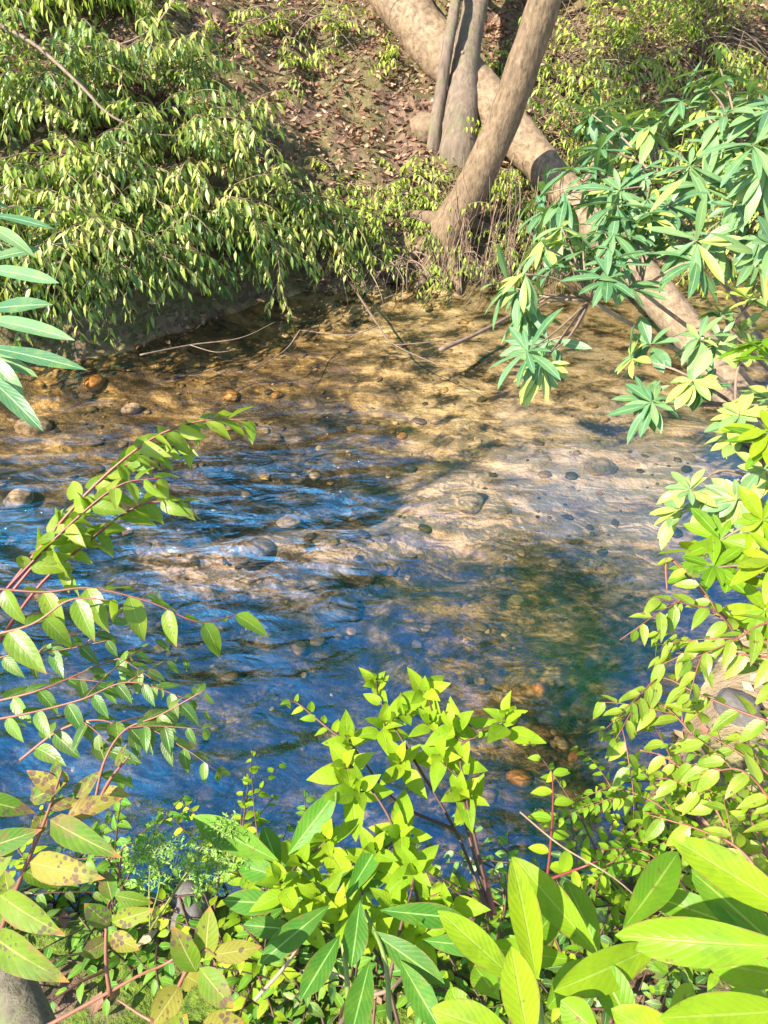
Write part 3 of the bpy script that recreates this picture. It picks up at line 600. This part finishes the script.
for _ in range(75):
    x0 = rnd(462, 575); a = at(x0, rnd(150, 235), rnd(6.3, 6.7)); b = at(x0 + rnd(-50, 12), rnd(275, 303), rnd(6.1, 6.35)); b[2] = max(b[2], -.04); m_ = (a + b) / 2 + np.array([rnd(-.12, .12), rnd(-.12, .02), rnd(-.02, .16)])
    T.add(smoothpath([a, m_, b], 12), rnd(.002, .005), .0015, 5)
T.build('vines', M['vine'], root)
brush('twig_tangle', 'thin dry twigs hanging under the leaning trunk', 450, 255, 26, .4, True, 'twigs', .3)
brush('twig_tangle', 'dry twigs along the waterline left of the leaning trunk', 365, 262, 60, .45, True, 'twigs', .5)
brush('twig_tangle', 'loose dry brush on the slope above the fallen log', 600, 60, 80, 1.0, False, 'twigs', .7)
brush('twig_tangle', 'dry brush high on the right hillside', 690, 40, 70, 1.0, False, 'twigs', .7)
brush('twig_tangle', 'dry twigs at the top of the leafy slope', 270, 25, 30, .7, False, 'twigs', .7)
brush('twig_tangle', 'dry twigs beside the twin trunk', 560, 130, 30, .5, False, 'twigs', .4)
def branch_thing(name, label, pts, r0, r1, mat, sides=(), cat='branch', n=30):
    P = smoothpath([at(*p) for p in pts], n); root = empty(name, P[0], label, cat); T = Tubes(); T.add(P, r0, r1, 7, .05)
    for s in sides: T.add(smoothpath([at(*p) for p in s], 12), r0 * .5, r1 * .5, 5)
    T.build('wood', M[mat], root); return root
branch_thing('bare_branch', 'long bare grey branch arching over the left thicket', [(-10, 20, 5.3), (35, 45, 5.3), (80, 85, 5.35), (110, 115, 5.4), (150, 133, 5.5), (182, 136, 5.6)], .016, .005, 'twig')
branch_thing('bare_branch', 'bare grey branch slanting down from the top right of the thicket', [(175, 0, 6.2), (150, 30, 6.2), (110, 46, 6.1), (40, 44, 6.)], .012, .004, 'twig')
branch_thing('fallen_branch', 'thin forked dead branch poking out of the far shallows', [(352, 285, 6.4), (378, 325, 5.75), (395, 345, 5.5), (455, 372, 5.15)], .010, .003, 'twig', [[(378, 325, 5.75), (350, 335, 5.6), (300, 330, 5.7)], [(395, 345, 5.5), (430, 342, 5.45), (470, 335, 5.5)], [(300, 330, 5.7), (285, 350, 5.5), (250, 372, 5.2)]])
branch_thing('fallen_branch', 'pale stick lying in the shallows below the root tangle', [(440, 350, 5.45), (480, 332, 5.7), (530, 305, 6.1), (556, 290, 6.3)], .018, .008, 'twig')
branch_thing('fallen_branch', 'fine twigs trailing in the water below the left thicket', [(140, 355, 5.0), (190, 345, 5.2), (240, 338, 5.3), (275, 322, 5.5)], .006, .002, 'twig', [[(190, 345, 5.2), (215, 352, 5.1), (235, 350, 5.1)]])

# ------------------------------------------------------------------ rhododendrons
def whorl(Lv, c, axis, n, L, W, spread=1.25, hang=.5, tone=None):
    axis = unit(axis); a = unit(np.cross(axis, [.3, .9, .2])); b = np.cross(axis, a); o = rnd(0, 6)
    for k in range(n):
        th = o + k * 2.4 + rnd(-.2, .2); sp = spread * rnd(.6, 1.15); rad = a * math.cos(th) + b * math.sin(th)
        d = unit(axis * math.cos(sp) + rad * math.sin(sp) - UP * hang * rnd(.3, 1.2)); nn = unit(axis * .8 + UP * .5 + rng.normal(0, .15, 3))
        l = L * rnd(.55, 1.15); tn = None if tone is None else min(1, max(0, tone + rnd(-.25, .25)))
        Lv.add(c + axis * rnd(-.015, .01), d, nn, l, W * rnd(.85, 1.1) * l / L, rnd(.05, .35), rnd(.1, .35), .04, tn)
def rhodo(name, label, base, whorls, nodes, leafL, leafW, mat, nl=(10, 14), r=.011, group=None, hang=.5, tone=None, bmat='twig', nt=8, more=1):
    root = empty(name, base, label, 'rhododendron', group); T = Tubes(); Lv = Leaves('rhodo', nt, 2)
    base = np.array(base, float); nodes = [np.array(q, float) for q in nodes]
    for q in nodes:
        mid = (base + q) / 2 + np.array([0, 0, .12]); T.add(smoothpath([base, mid, q], 14), r, r * .6, 7, .04)
    if more: whorls = list(whorls) + [(w[0] + rnd(-28, 28), w[1] + rnd(-26, 26), w[2] + rnd(-.1, .25)) for w in whorls for _ in range(more)]
    for c in whorls:
        c = at(*c); k = min(nodes, key=lambda q: np.linalg.norm(q - c)); mid = (c + k) / 2 + np.array([rnd(-.02, .02), rnd(-.02, .02), rnd(-.03, .04)])
        P = smoothpath([k, mid, c], 10); T.add(P, r * .5, r * .22, 6)
        ax = unit(unit(c - k) * .6 + UP * .6 + rng.normal(0, .2, 3)); whorl(Lv, c, ax, random.randint(*nl), leafL * rnd(.6, 1.12), leafW * rnd(.85, 1.2), hang=hang * rnd(.5, 1.5), tone=min(1, max(0, (.5 if tone is None else tone) + random.gauss(0, .22))))
    T.build('branches', M[bmat], root); Lv.build('foliage', M[mat], root); return root
rb = (2.1, 2.9, .35)
rhodo('rhododendron', 'large blue green rhododendron reaching in over the fallen log from the right', rb,
 [(528, 352, 2.35), (552, 268, 2.4), (612, 262, 2.4), (520, 292, 2.45), (583, 250, 2.5), (635, 222, 2.5), (668, 205, 2.55), (600, 150, 2.8), (650, 128, 2.8), (690, 165, 2.6), (735, 205, 2.4), (748, 95, 2.7), (700, 105, 2.8),
  (620, 190, 2.7), (566, 200, 2.8), (728, 140, 2.6), (765, 170, 2.3), (590, 120, 2.9), (770, 110, 2.5), (640, 170, 2.75), (675, 240, 2.6), (760, 240, 2.3), (715, 235, 2.5)],
 [at(640, 290, 2.55), at(700, 250, 2.6), at(660, 190, 2.8), at(740, 150, 2.7), at(590, 300, 2.5), at(770, 210, 2.5)], .165, .034, 'rhodo_blue', hang=.9, more=3, tone=.6)
rhodo('rhododendron', 'green rhododendron over the right water just below the blue green one', (2.0, 2.5, .45),
 [(652, 402, 2.25), (704, 388, 2.25), (740, 440, 2.1), (690, 490, 2.1), (738, 500, 2.05), (700, 340, 2.4), (745, 352, 2.3), (768, 400, 2.1), (650, 345, 2.45), (765, 470, 2.0), (755, 300, 2.4), (720, 315, 2.5)],
 [at(735, 405, 2.35), at(760, 480, 2.2), at(730, 330, 2.5)], .12, .034, 'rhodo_blue', hang=.55, tone=.85)
rhodo('rhododendron', 'yellow green rhododendron at the right frame edge above the arching branches', (1.7, 1.9, .6),
 [(768, 430, 1.7), (762, 520, 1.7), (735, 570, 1.75), (775, 560, 1.6), (775, 360, 1.8), (720, 540, 1.85), (765, 610, 1.65)],
 [at(790, 500, 1.8), at(790, 590, 1.75)], .12, .034, 'rhodo_lime', hang=.45)
# left frame edge: long pale leaves reach in
root = empty('rhododendron', at(-60, 420, 1.5), 'pale blue green rhododendron leaves reaching in from the left frame edge', 'rhododendron'); T = Tubes(); Lv = Leaves('rhodo', 9, 2)
def leaf_px(Lv, b, t, w, nrm=None, curl=.12, fold=.2, tone=None, wave=.04):
    B = at(*b); E = at(*t); d = E - B; L = np.linalg.norm(d); n = unit((-cF * .8 + UP * .6 if nrm is None else np.array(nrm)) + rng.normal(0, .12, 3))
    Lv.add(B, d, n, L, w, curl, fold, wave, tone)
for b, t, w in [((-18, 268, 1.4), (52, 276, 1.25), .03), ((-18, 262, 1.4), (40, 244, 1.4), .03), ((-20, 310, 1.4), (48, 300, 1.3), .034), ((-20, 318, 1.35), (65, 330, 1.2), .032),
    ((-25, 345, 1.35), (80, 361, 1.2), .030), ((-20, 370, 1.3), (31, 412, 1.2), .034), ((-20, 214, 1.45), (50, 218, 1.35), .022), ((-18, 205, 1.45), (14, 203, 1.5), .03), ((-20, 350, 1.4), (36, 372, 1.35), .026), ((-22, 225, 1.4), (22, 228, 1.3), .03), ((-20, 350, 1.35), (16, 388, 1.3), .04)]:
    leaf_px(Lv, b, t, w, tone=rnd(.05, .85), curl=rnd(.05, .4), fold=rnd(.1, .4), wave=.09)
for p in ([(-60, 420, 1.5), (-35, 340, 1.42), (-20, 265, 1.4), (-22, 200, 1.45)], [(-35, 340, 1.42), (-25, 350, 1.36), (-20, 365, 1.34)]): T.add(smoothpath([at(*q) for q in p], 12), .005, .003, 6)
T.build('branches', M['twig'], root); Lv.build('foliage', M['rhodo_blue'], root)

# ------------------------------------------------------------------ near plants
def px_plant(name, label, base, stems, leafL, leafW, mat, smat, spacing=.03, start=.15, hang=.5, r=.003, cat='shrub', group=None, kind='ovate', nt=8, ns=2, extra=(), exw=.03, tone=None, curl=.25, jit=.2, side_ang=.95, twigs=0, bare=()):
    b = at(*base) if len(base) == 3 and base[2] > 0 else np.array(base)
    root = empty(name, b, label, cat, group); T = Tubes(); Lv = Leaves(kind, nt, ns)
    for st in stems:
        P = smoothpath([at(*p) for p in st], 24); spray(T, Lv, P, leafL, leafW, spacing, start, hang, r, side_ang, jit, tone=tone, curl=curl)
        for _ in range(twigs):
            i_ = random.randint(8, 22); t_ = unit(P[i_] - P[i_ - 1]); s_ = unit(np.cross(t_, UP) * random.choice((-1, 1)) + t_ + UP * rnd(-.2, .5)); spray(T, Lv, arch(P[i_], s_, rnd(.08, .2), .6, 7), leafL * .8, leafW * .8, spacing * .9, .15, hang, r * .5, side_ang, jit, tone=tone)
    for st in bare: T.add(smoothpath([at(*p) for p in st], 20), r, r * .4, 6)
    for e in extra: leaf_px(Lv, e[0], e[1], e[2] if len(e) > 2 else exw, curl=rnd(.05, .25), fold=rnd(.1, .3), tone=e[3] if len(e) > 3 else None)
    T.build('stems', M[smat], root); Lv.build('foliage', M[mat], root); return root
# left arching red stems
px_plant('arching_shrub', 'red stemmed arching branches with fresh green leaves over the blue water at left', (-60, 700, 1.5),
 [[(-40, 650, 1.5), (30, 560, 1.5), (90, 490, 1.5), (150, 440, 1.5), (200, 421, 1.5), (248, 420, 1.5)], [(-40, 640, 1.45), (20, 575, 1.45), (75, 520, 1.45), (120, 485, 1.45), (160, 478, 1.45)], [(-40, 655, 1.52), (30, 570, 1.55), (85, 505, 1.55), (140, 455, 1.55), (185, 445, 1.55)], [(0, 640, 1.5), (40, 585, 1.5), (90, 540, 1.5), (140, 505, 1.5), (190, 502, 1.5)]],
 .094, .042, 'arch_leaf', 'red_stem', .015, .36, .45, .0042, side_ang=.75, jit=.55, curl=.3, tone=.7)
px_plant('arching_shrub', 'level branch with large hanging light green leaves below the red stems at left', (-60, 720, 1.35),
 [[(-40, 585, 1.35), (40, 592, 1.35), (90, 588, 1.35), (150, 602, 1.35), (200, 622, 1.35), (245, 612, 1.4)], [(-30, 640, 1.3), (30, 625, 1.3), (70, 600, 1.3), (110, 600, 1.3)]], .108, .046, 'arch_leaf', 'pink_stem', .036, .15, .8, .003, tone=.6)
px_plant('arching_shrub', 'dark spotted leafy branches over the deep blue water at left', (-60, 800, 1.3),
 [[(-40, 725, 1.3), (20, 715, 1.3), (80, 700, 1.3), (130, 682, 1.3), (190, 700, 1.3)], [(-20, 705, 1.35), (40, 690, 1.35), (100, 665, 1.4), (130, 655, 1.4)], [(95, 800, 1.25), (105, 760, 1.25), (125, 730, 1.25), (160, 715, 1.25), (205, 690, 1.25)], [(20, 760, 1.3), (60, 730, 1.3), (100, 720, 1.3), (140, 735, 1.3)], [(-30, 670, 1.4), (10, 655, 1.4), (60, 650, 1.4), (110, 640, 1.4)]],
 .074, .031, 'dark_leaf', 'pink_stem', .024, .15, .6, .0028, twigs=2)
px_plant('spotted_shrub', 'shrub with big yellow green purple spotted leaves in the lower left corner', (-20, 1010, 1.0),
 [[(-10, 960, 1.0), (20, 880, 1.0), (45, 820, 1.0), (62, 770, 1.0)], [(95, 810, 1.1), (110, 780, 1.1), (130, 755, 1.1)]], .06, .028, 'spot_leaf', 'pink_stem', .05, .3, .3, .004,
 extra=[((0, 895, .95), (56, 940, .9), 0.040), ((-8, 935, .95), (55, 988, .88), 0.045), ((30, 862, .97), (98, 880, .92), 0.040), ((50, 820, .98), (112, 858, .92), 0.038), ((68, 815, 1.), (120, 795, 1.), 0.031), ((30, 800, 1.), (65, 782, 1.), 0.029), ((-20, 850, .98), (40, 830, .97), 0.034), ((60, 790, 1.), (25, 770, 1.), 0.026), ((-15, 880, .98), (15, 835, .98), 0.034), ((-20, 800, 1.), (35, 812, 1.), 0.031), ((75, 800, 1.02), (100, 770, 1.02), 0.026)])
px_plant('spotted_sprig', 'low pinkish stem with five yellow green leaves on the near bank at left', (60, 1035, .95),
 [], .05, .03, 'spot_leaf', 'pink_stem', bare=[[(40, 1030, .93), (95, 1000, .95), (140, 975, .97), (172, 960, .98), (215, 925, .97)], [(110, 995, .955), (106, 960, .96), (108, 910, .98), (118, 880, 1.), (122, 850, 1.02)]], kind='ellip',
 extra=[((110, 925, .97), (84, 905, .95), .030), ((112, 922, .97), (150, 912, .95), .026), ((112, 900, .98), (103, 868, 1.), .026), ((114, 895, .98), (152, 905, .97), .02), ((110, 935, .97), (137, 950, .95), .026), ((108, 940, .97), (80, 957, .95), .028)])
px_plant('spotted_sprig', 'pink stem with a fan of pale yellow spotted leaves at the bottom left', (130, 1035, .9),
 [], .05, .03, 'spot_leaf', 'pink_stem', bare=[[(205, 1045, .88), (150, 1020, .9), (118, 1000, .92)], [(172, 1000, .9), (190, 965, .9), (205, 950, .9), (216, 955, .9)]], kind='ellip',
 extra=[((205, 960, .9), (208, 908, .9), .032), ((212, 955, .9), (262, 948, .9), .028), ((196, 972, .9), (172, 930, .88), .034), ((200, 968, .9), (230, 1010, .86), .034), ((180, 985, .9), (150, 1028, .86), .036), ((185, 975, .9), (200, 985, .9), .03), ((200, 1030, .86), (245, 1024, .86), .04), ((170, 1045, .86), (185, 1015, .85), .04)])
# bright centre shrub
root = empty('bright_shrub', at(430, 1000, 1.1), 'bright yellow green shrub in the middle foreground standing against the blue water', 'shrub'); T = Tubes(); Lv = Leaves('ovate', 8, 2)
STC = [[(492, 920, 1.15), (470, 840, 1.2), (450, 770, 1.25), (432, 710, 1.25), (425, 692, 1.25)], [(485, 905, 1.15), (455, 830, 1.2), (405, 745, 1.25), (380, 700, 1.3), (376, 678, 1.3)], [(400, 1030, 1.), (380, 960, 1.05), (350, 925, 1.05), (315, 880, 1.1), (300, 860, 1.1)],
 [(425, 960, 1.05), (418, 900, 1.08), (402, 850, 1.1), (385, 810, 1.12), (360, 775, 1.15), (345, 760, 1.15)], [(492, 915, 1.15), (460, 760, 1.2), (478, 735, 1.2), (455, 715, 1.2)], [(385, 1000, 1.), (400, 930, 1.02), (412, 890, 1.05)], [(345, 740, 1.3), (330, 730, 1.32), (300, 705, 1.35), (288, 700, 1.35)], [(455, 830, 1.2), (395, 800, 1.2), (345, 735, 1.25)]]
for st in STC:
    P = smoothpath([at(*p) for p in st], 20); T.add(P, .0032, .0014, 6)
def tipcluster(c, n, L, W, tone=None, updir=None):
    ax = unit(UP * .8 - cF * .35 + rng.normal(0, .25, 3)) if updir is None else updir
    a = unit(np.cross(ax, [.9, .1, .3])); b = np.cross(ax, a); o = rnd(0, 6)
    for k in range(n):
        pair = k // 2; th = o + pair * 1.57 + (k % 2) * math.pi + rnd(-.25, .25); sp = .35 + .27 * pair * 1.5 + rnd(-.1, .15); sp = min(sp, 1.5)
        d = unit(ax * math.cos(sp) + (a * math.cos(th) + b * math.sin(th)) * math.sin(sp)); l = L * (.62 + .16 * pair) * rnd(.8, 1.1)
        Lv.add(c - ax * .013 * pair, d, unit(ax + rng.normal(0, .15, 3)), l, W * l / L, rnd(.1, .4), rnd(.1, .3), .05, tone if tone is None else min(1, max(0, tone + rnd(-.25, .25))))
for (x, y, d, n, L) in [(425, 692, 1.25, 8, .062), (376, 680, 1.3, 6, .04), (360, 788, 1.12, 8, .06), (400, 760, 1.2, 8, .055), (462, 790, 1.18, 6, .055), (430, 720, 1.22, 6, .05), (405, 712, 1.26, 6, .045), (375, 850, 1.08, 8, .055), (452, 728, 1.2, 8, .066), (505, 715, 1.2, 8, .06), (440, 755, 1.2, 8, .06), (345, 765, 1.15, 8, .062), (385, 722, 1.25, 8, .055), (400, 832, 1.1, 8, .058), (415, 868, 1.06, 8, .055), (300, 862, 1.1, 9, .062), (325, 838, 1.1, 8, .058),
   (280, 880, 1.05, 8, .056), (318, 900, 1.05, 8, .058), (395, 905, 1.05, 8, .055), (420, 935, 1.02, 8, .058), (350, 742, 1.25, 8, .05), (470, 795, 1.2, 6, .055), (445, 905, 1.05, 6, .055), (375, 935, 1.03, 8, .055), (300, 920, 1.02, 6, .05), (340, 915, 1.03, 7, .055)]:
    c = at(x, y, d); tipcluster(c, n, L * 1.12, L * .56, tone=.6); 
    # a short shoot joins each tip to the nearest stem
    best = min((q for st in STC for q in smoothpath([at(*p) for p in st], 12)), key=lambda q: np.linalg.norm(q - c) + (0 if q[2] < c[2] else .1))
    T.add(smoothpath([best, (best + c) / 2 - UP * .01, c - UP * .01, c + UP * .004], 8), .0024, .0012, 5)
P = smoothpath([at(*p) for p in STC[6]], 16); spray(None, Lv, P, .04, .019, .016, .05, .1, .002)
P = smoothpath([at(*p) for p in STC[1]], 20); spray(None, Lv, P[12:], .045, .021, .022, .05, .1, .002)
T.build('stems', M['brown_stem'], root); Lv.build('foliage', M['lime_leaf'], root)
# dark shiny canes at the shrub's right
branch_thing('bare_cane', 'thick dark red cane behind the bright shrub', [(495, 915, 1.2), (480, 860, 1.22), (462, 800, 1.25), (452, 765, 1.27)], .0038, .003, 'red_stem')
# foreground rhododendrons
def rh_px(name, label, base, leaves, mat, stems=(), r=.004):
    root = empty(name, at(*base), label, 'rhododendron', None); T = Tubes(); Lv = Leaves('rhodo', 14, 3)
    for e in leaves: leaf_px(Lv, e[0], e[1], e[2], curl=rnd(.04, .2), fold=rnd(.12, .32), tone=e[3] if len(e) > 3 else None)
    for st in stems: T.add(smoothpath([at(*p) for p in st], 14), r, r * .6, 8)
    T.build('branches', M['green_stem'], root); Lv.build('foliage', M[mat], root)
rh_px('rhododendron', 'large glowing yellow green rhododendron leaves filling the bottom right corner', (640, 1060, .7),
 [((800, 948, .62), (606, 938, .66), .042, .55), ((812, 925, .66), (670, 835, .70), .040, .75), ((537, 985, .70), (519, 864, .68), .032, .85), ((600, 958, .72), (514, 856, .74), .034, .6), ((520, 985, .70), (440, 911, .70), .030, .7),
  ((530, 1050, .62), (512, 948, .62), .034, .85), ((662, 942, .68), (560, 995, .62), .036, .7), ((622, 930, .74), (686, 846, .80), .038, .2), ((790, 960, .78), (694, 868, .80), .044, .1), ((640, 1045, .62), (592, 952, .66), .034, .3),
  ((800, 1010, .58), (660, 1020, .56), .036, .7), ((800, 980, .64), (700, 960, .70), .034, .4), ((660, 1040, .62), (700, 985, .66), .034, .6), ((600, 955, .76), (566, 880, .80), .034, .2), ((575, 960, .72), (480, 948, .72), .028, .5), ((520, 1040, .62), (430, 1010, .62), .034, .75),
  ((600, 1035, .6), (560, 1000, .62), .03, .5), ((780, 1040, .58), (730, 985, .62), .034, .5), ((700, 1060, .56), (610, 1010, .58), .034, .85), ((520, 955, .72), (560, 905, .76), .03, .2), ((470, 1040, .66), (450, 985, .68), .028, .5), ((760, 935, .78), (640, 890, .82), .036, .15),((545, 1010, .68), (590, 960, .7), .03, .4), ((500, 1000, .7), (470, 960, .74), .028, .3)],
 'rhodo_lime', [[(640, 1080, .7), (625, 1000, .7), (610, 955, .72)], [(820, 1000, .62), (810, 955, .62), (800, 940, .64)], [(545, 1060, .66), (540, 1010, .68), (536, 980, .7)], [(640, 1080, .7), (545, 1060, .66)]])
rh_px('rhododendron', 'mid green rhododendron with long leaves low behind the bright shrub', (330, 1010, 1.05),
 [((280, 862, 1.1), (190, 816, 1.1), .045, .9), ((288, 855, 1.1), (336, 792, 1.1), .040, .7), ((290, 905, 1.08), (220, 900, 1.06), .036, .5), ((345, 900, 1.05), (386, 832, 1.1), .032, .6), ((360, 900, 1.02), (352, 968, .96), .036, .4), ((330, 905, 1.), (255, 965, .95), .036, .3),
  ((340, 935, .98), (300, 1000, .92), .034, .3), ((370, 930, 1.), (445, 985, .94), .036, .2), ((380, 910, 1.02), (470, 920, 1.), .034, .3), ((290, 880, 1.08), (230, 862, 1.1), .036, .6), ((400, 960, .97), (440, 1030, .9), .036, .4), ((370, 960, .95), (350, 1040, .88), .036, .4), ((420, 940, 1.), (500, 950, .98), .03, .5), ((330, 880, 1.1), (390, 880, 1.08), .034, .2), ((280, 870, 1.12), (262, 825, 1.15), .034, .5), ((300, 930, 1.), (240, 925, 1.), .03, .2)],
 'rhodo_green', [[(350, 1040, 1.), (345, 960, 1.), (330, 900, 1.06), (290, 860, 1.1)], [(390, 1030, .95), (385, 960, .97), (365, 910, 1.03)]])
# right arching branches
px_plant('arching_shrub', 'arching branches with drooping yellow green leaves on the right bank', (800, 900, 1.3),
 [[(790, 900, 1.35), (745, 810, 1.4), (700, 745, 1.45), (660, 705, 1.5), (620, 720, 1.5)], [(800, 730, 1.35), (750, 715, 1.4), (700, 695, 1.45), (655, 680, 1.5), (615, 740, 1.45)], [(800, 660, 1.4), (745, 655, 1.4), (700, 650, 1.45), (660, 665, 1.5)], [(790, 950, 1.3), (750, 880, 1.35), (710, 800, 1.4), (670, 760, 1.45), (640, 750, 1.45)], [(800, 800, 1.3), (750, 760, 1.35), (700, 730, 1.4)],
  [(800, 850, 1.25), (770, 800, 1.3), (740, 770, 1.3), (700, 775, 1.35)], [(780, 900, 1.2), (740, 850, 1.25), (700, 830, 1.3), (650, 815, 1.35)], [(800, 700, 1.5), (760, 670, 1.5), (720, 615, 1.5), (690, 605, 1.5), (655, 598, 1.5)], [(790, 620, 1.4), (760, 625, 1.4), (735, 640, 1.4), (690, 660, 1.4)]],
 .088, .035, 'arch_leaf', 'pink_stem', .026, .08, .55, .003, tone=.7, twigs=2)
px_plant('small_leaved_shrub', 'low shrub with small dense green leaves under the right arching branches', (720, 900, 1.35),
 [[(740, 890, 1.4), (700, 840, 1.4), (650, 800, 1.45), (605, 785, 1.5)], [(760, 900, 1.35), (720, 850, 1.4), (680, 820, 1.4), (645, 812, 1.4)], [(780, 880, 1.4), (750, 830, 1.45), (710, 790, 1.5), (670, 785, 1.5)], [(790, 860, 1.4), (770, 820, 1.4), (760, 780, 1.4)], [(700, 930, 1.2), (680, 880, 1.25), (640, 850, 1.3), (600, 850, 1.3)]],
 .04, .02, 'lime_leaf', 'pink_stem', .014, .1, .3, .0022, tone=.25, twigs=4, nt=5, ns=1)
px_plant('round_leaved_sprig', 'upright sprig with rounded paired leaves right of the bright shrub', (548, 900, 1.2),
 [[(545, 895, 1.2), (550, 850, 1.2), (553, 800, 1.2), (552, 772, 1.2)], [(547, 880, 1.2), (580, 868, 1.15), (600, 860, 1.15)]], .05, .025, 'lime_leaf', 'red_stem', .024, .1, .05, .0028, kind='ellip', tone=.5, jit=.12, side_ang=1.35)
branch_thing('dead_twig', 'pale hooked dead twig with shrivelled leaves over the right shallows', [(800, 660, 1.5), (735, 625, 1.55), (700, 590, 1.6), (672, 560, 1.62), (666, 565, 1.62), (667, 590, 1.6)], .004, .002, 'pink_stem', [[(735, 625, 1.55), (705, 610, 1.58), (680, 600, 1.6), (620, 640, 1.6)]])
branch_thing('dead_twig', 'long thin bare twig behind the bottom right leaves', [(520, 812, 1.2), (560, 845, 1.15), (610, 875, 1.1), (640, 900, 1.1)], .0016, .001, 'vine')
branch_thing('mossy_stump', 'short leaning mossy grey branch stub in the bottom left corner', [(45, 1090, .9), (25, 1020, .98), (0, 962, 1.05), (-25, 925, 1.1)], .036, .026, 'moss_bark')
branch_thing('dead_twig', 'dry curved twig on the near bank right of the grey rock', [(255, 1000, 1.05), (290, 960, 1.05), (305, 930, 1.08)], .003, .002, 'twig')
branch_thing('dead_twig', 'forked pale twig low under the bright shrub', [(330, 1040, .95), (360, 1000, 1.), (395, 985, 1.), (440, 930, 1.1)], .004, .002, 'twig', [[(360, 1000, 1.), (340, 975, 1.02), (300, 970, 1.05)]])
# feathery sprig
root = empty('feathery_sprig', at(150, 940, 1.15), 'feathery light green sprig beside the grey bank rock', 'plant'); T = Tubes(); Lv = Leaves('ovate', 2, 1)
for st in ([(150, 930, 1.15), (190, 870, 1.12), (205, 845, 1.1), (232, 830, 1.1)], [(150, 930, 1.15), (185, 875, 1.12), (195, 870, 1.1), (205, 888, 1.1)], [(150, 920, 1.15), (160, 880, 1.15), (150, 850, 1.15), (125, 860, 1.15)], [(150, 930, 1.15), (150, 870, 1.15), (162, 840, 1.15)], [(190, 870, 1.12), (215, 865, 1.1), (225, 855, 1.1)]):
    P = smoothpath([at(*p) for p in st], 18); T.add(P, .0015, .0007, 5)
    for i_ in range(5, 18):
        for s_ in (-1, 1):
            t_ = unit(P[i_] - P[i_ - 1]); q = arch(P[i_], unit(np.cross(t_, cF) * s_ + t_ * .9), rnd(.02, .042), .2, 6); T.add(q, .0006, .0004, 4)
            for v in q[1:]:
                for _ in range(2): Lv.add(v, unit(rng.normal(0, 1, 3)), -cF + rng.normal(0, .5, 3), rnd(.006, .011), .003)
T.build('stems', M['green_stem'], root); Lv.build('foliage', M['fern_leaf'], root)
# low growth over the near bank
g_n = 'low leafy plants on the near bank'
NP = [(20, 870, 'behind the big spotted leaves'), (70, 860, 'below the dark branches at left'), (120, 900, 'around the five leaved sprig'), (150, 845, 'at the water edge left of the feathery sprig'),
 (235, 930, 'right of the grey bank rock'), (330, 980, 'under the bright shrub'), (400, 1000, 'at the bottom centre'), (450, 960, 'beside the yellow green rhododendron leaves'),
 (480, 1010, 'bottom centre right'), (560, 930, 'behind the upright glowing leaf'), (620, 900, 'above the bottom right leaves'), (680, 900, 'behind the tilted glowing leaf'), (740, 860, 'low at the right frame edge'), (250, 870, 'at the water edge behind the long leaves'), (690, 860, 'between the small leaved shrub and the glowing leaves')]
for k, (px, py, lab) in enumerate(NP):
    q = ground_hit(px, min(py + 45, 1030))
    cane_shrub('low_plant', 'low green plant ' + lab, q[0], q[1], 8, .28, .06, .03, az=90, azs=180, el=(40, 88), droop=1., mat=('dark_leaf', 'lime_leaf', 'rhodo_green')[k % 3] if px < 500 else ('lime_leaf', 'dark_leaf')[k % 2], smat='brown_stem', group=g_n, side=2, spacing=.032, nt=5, cat='plant', hang=.2)
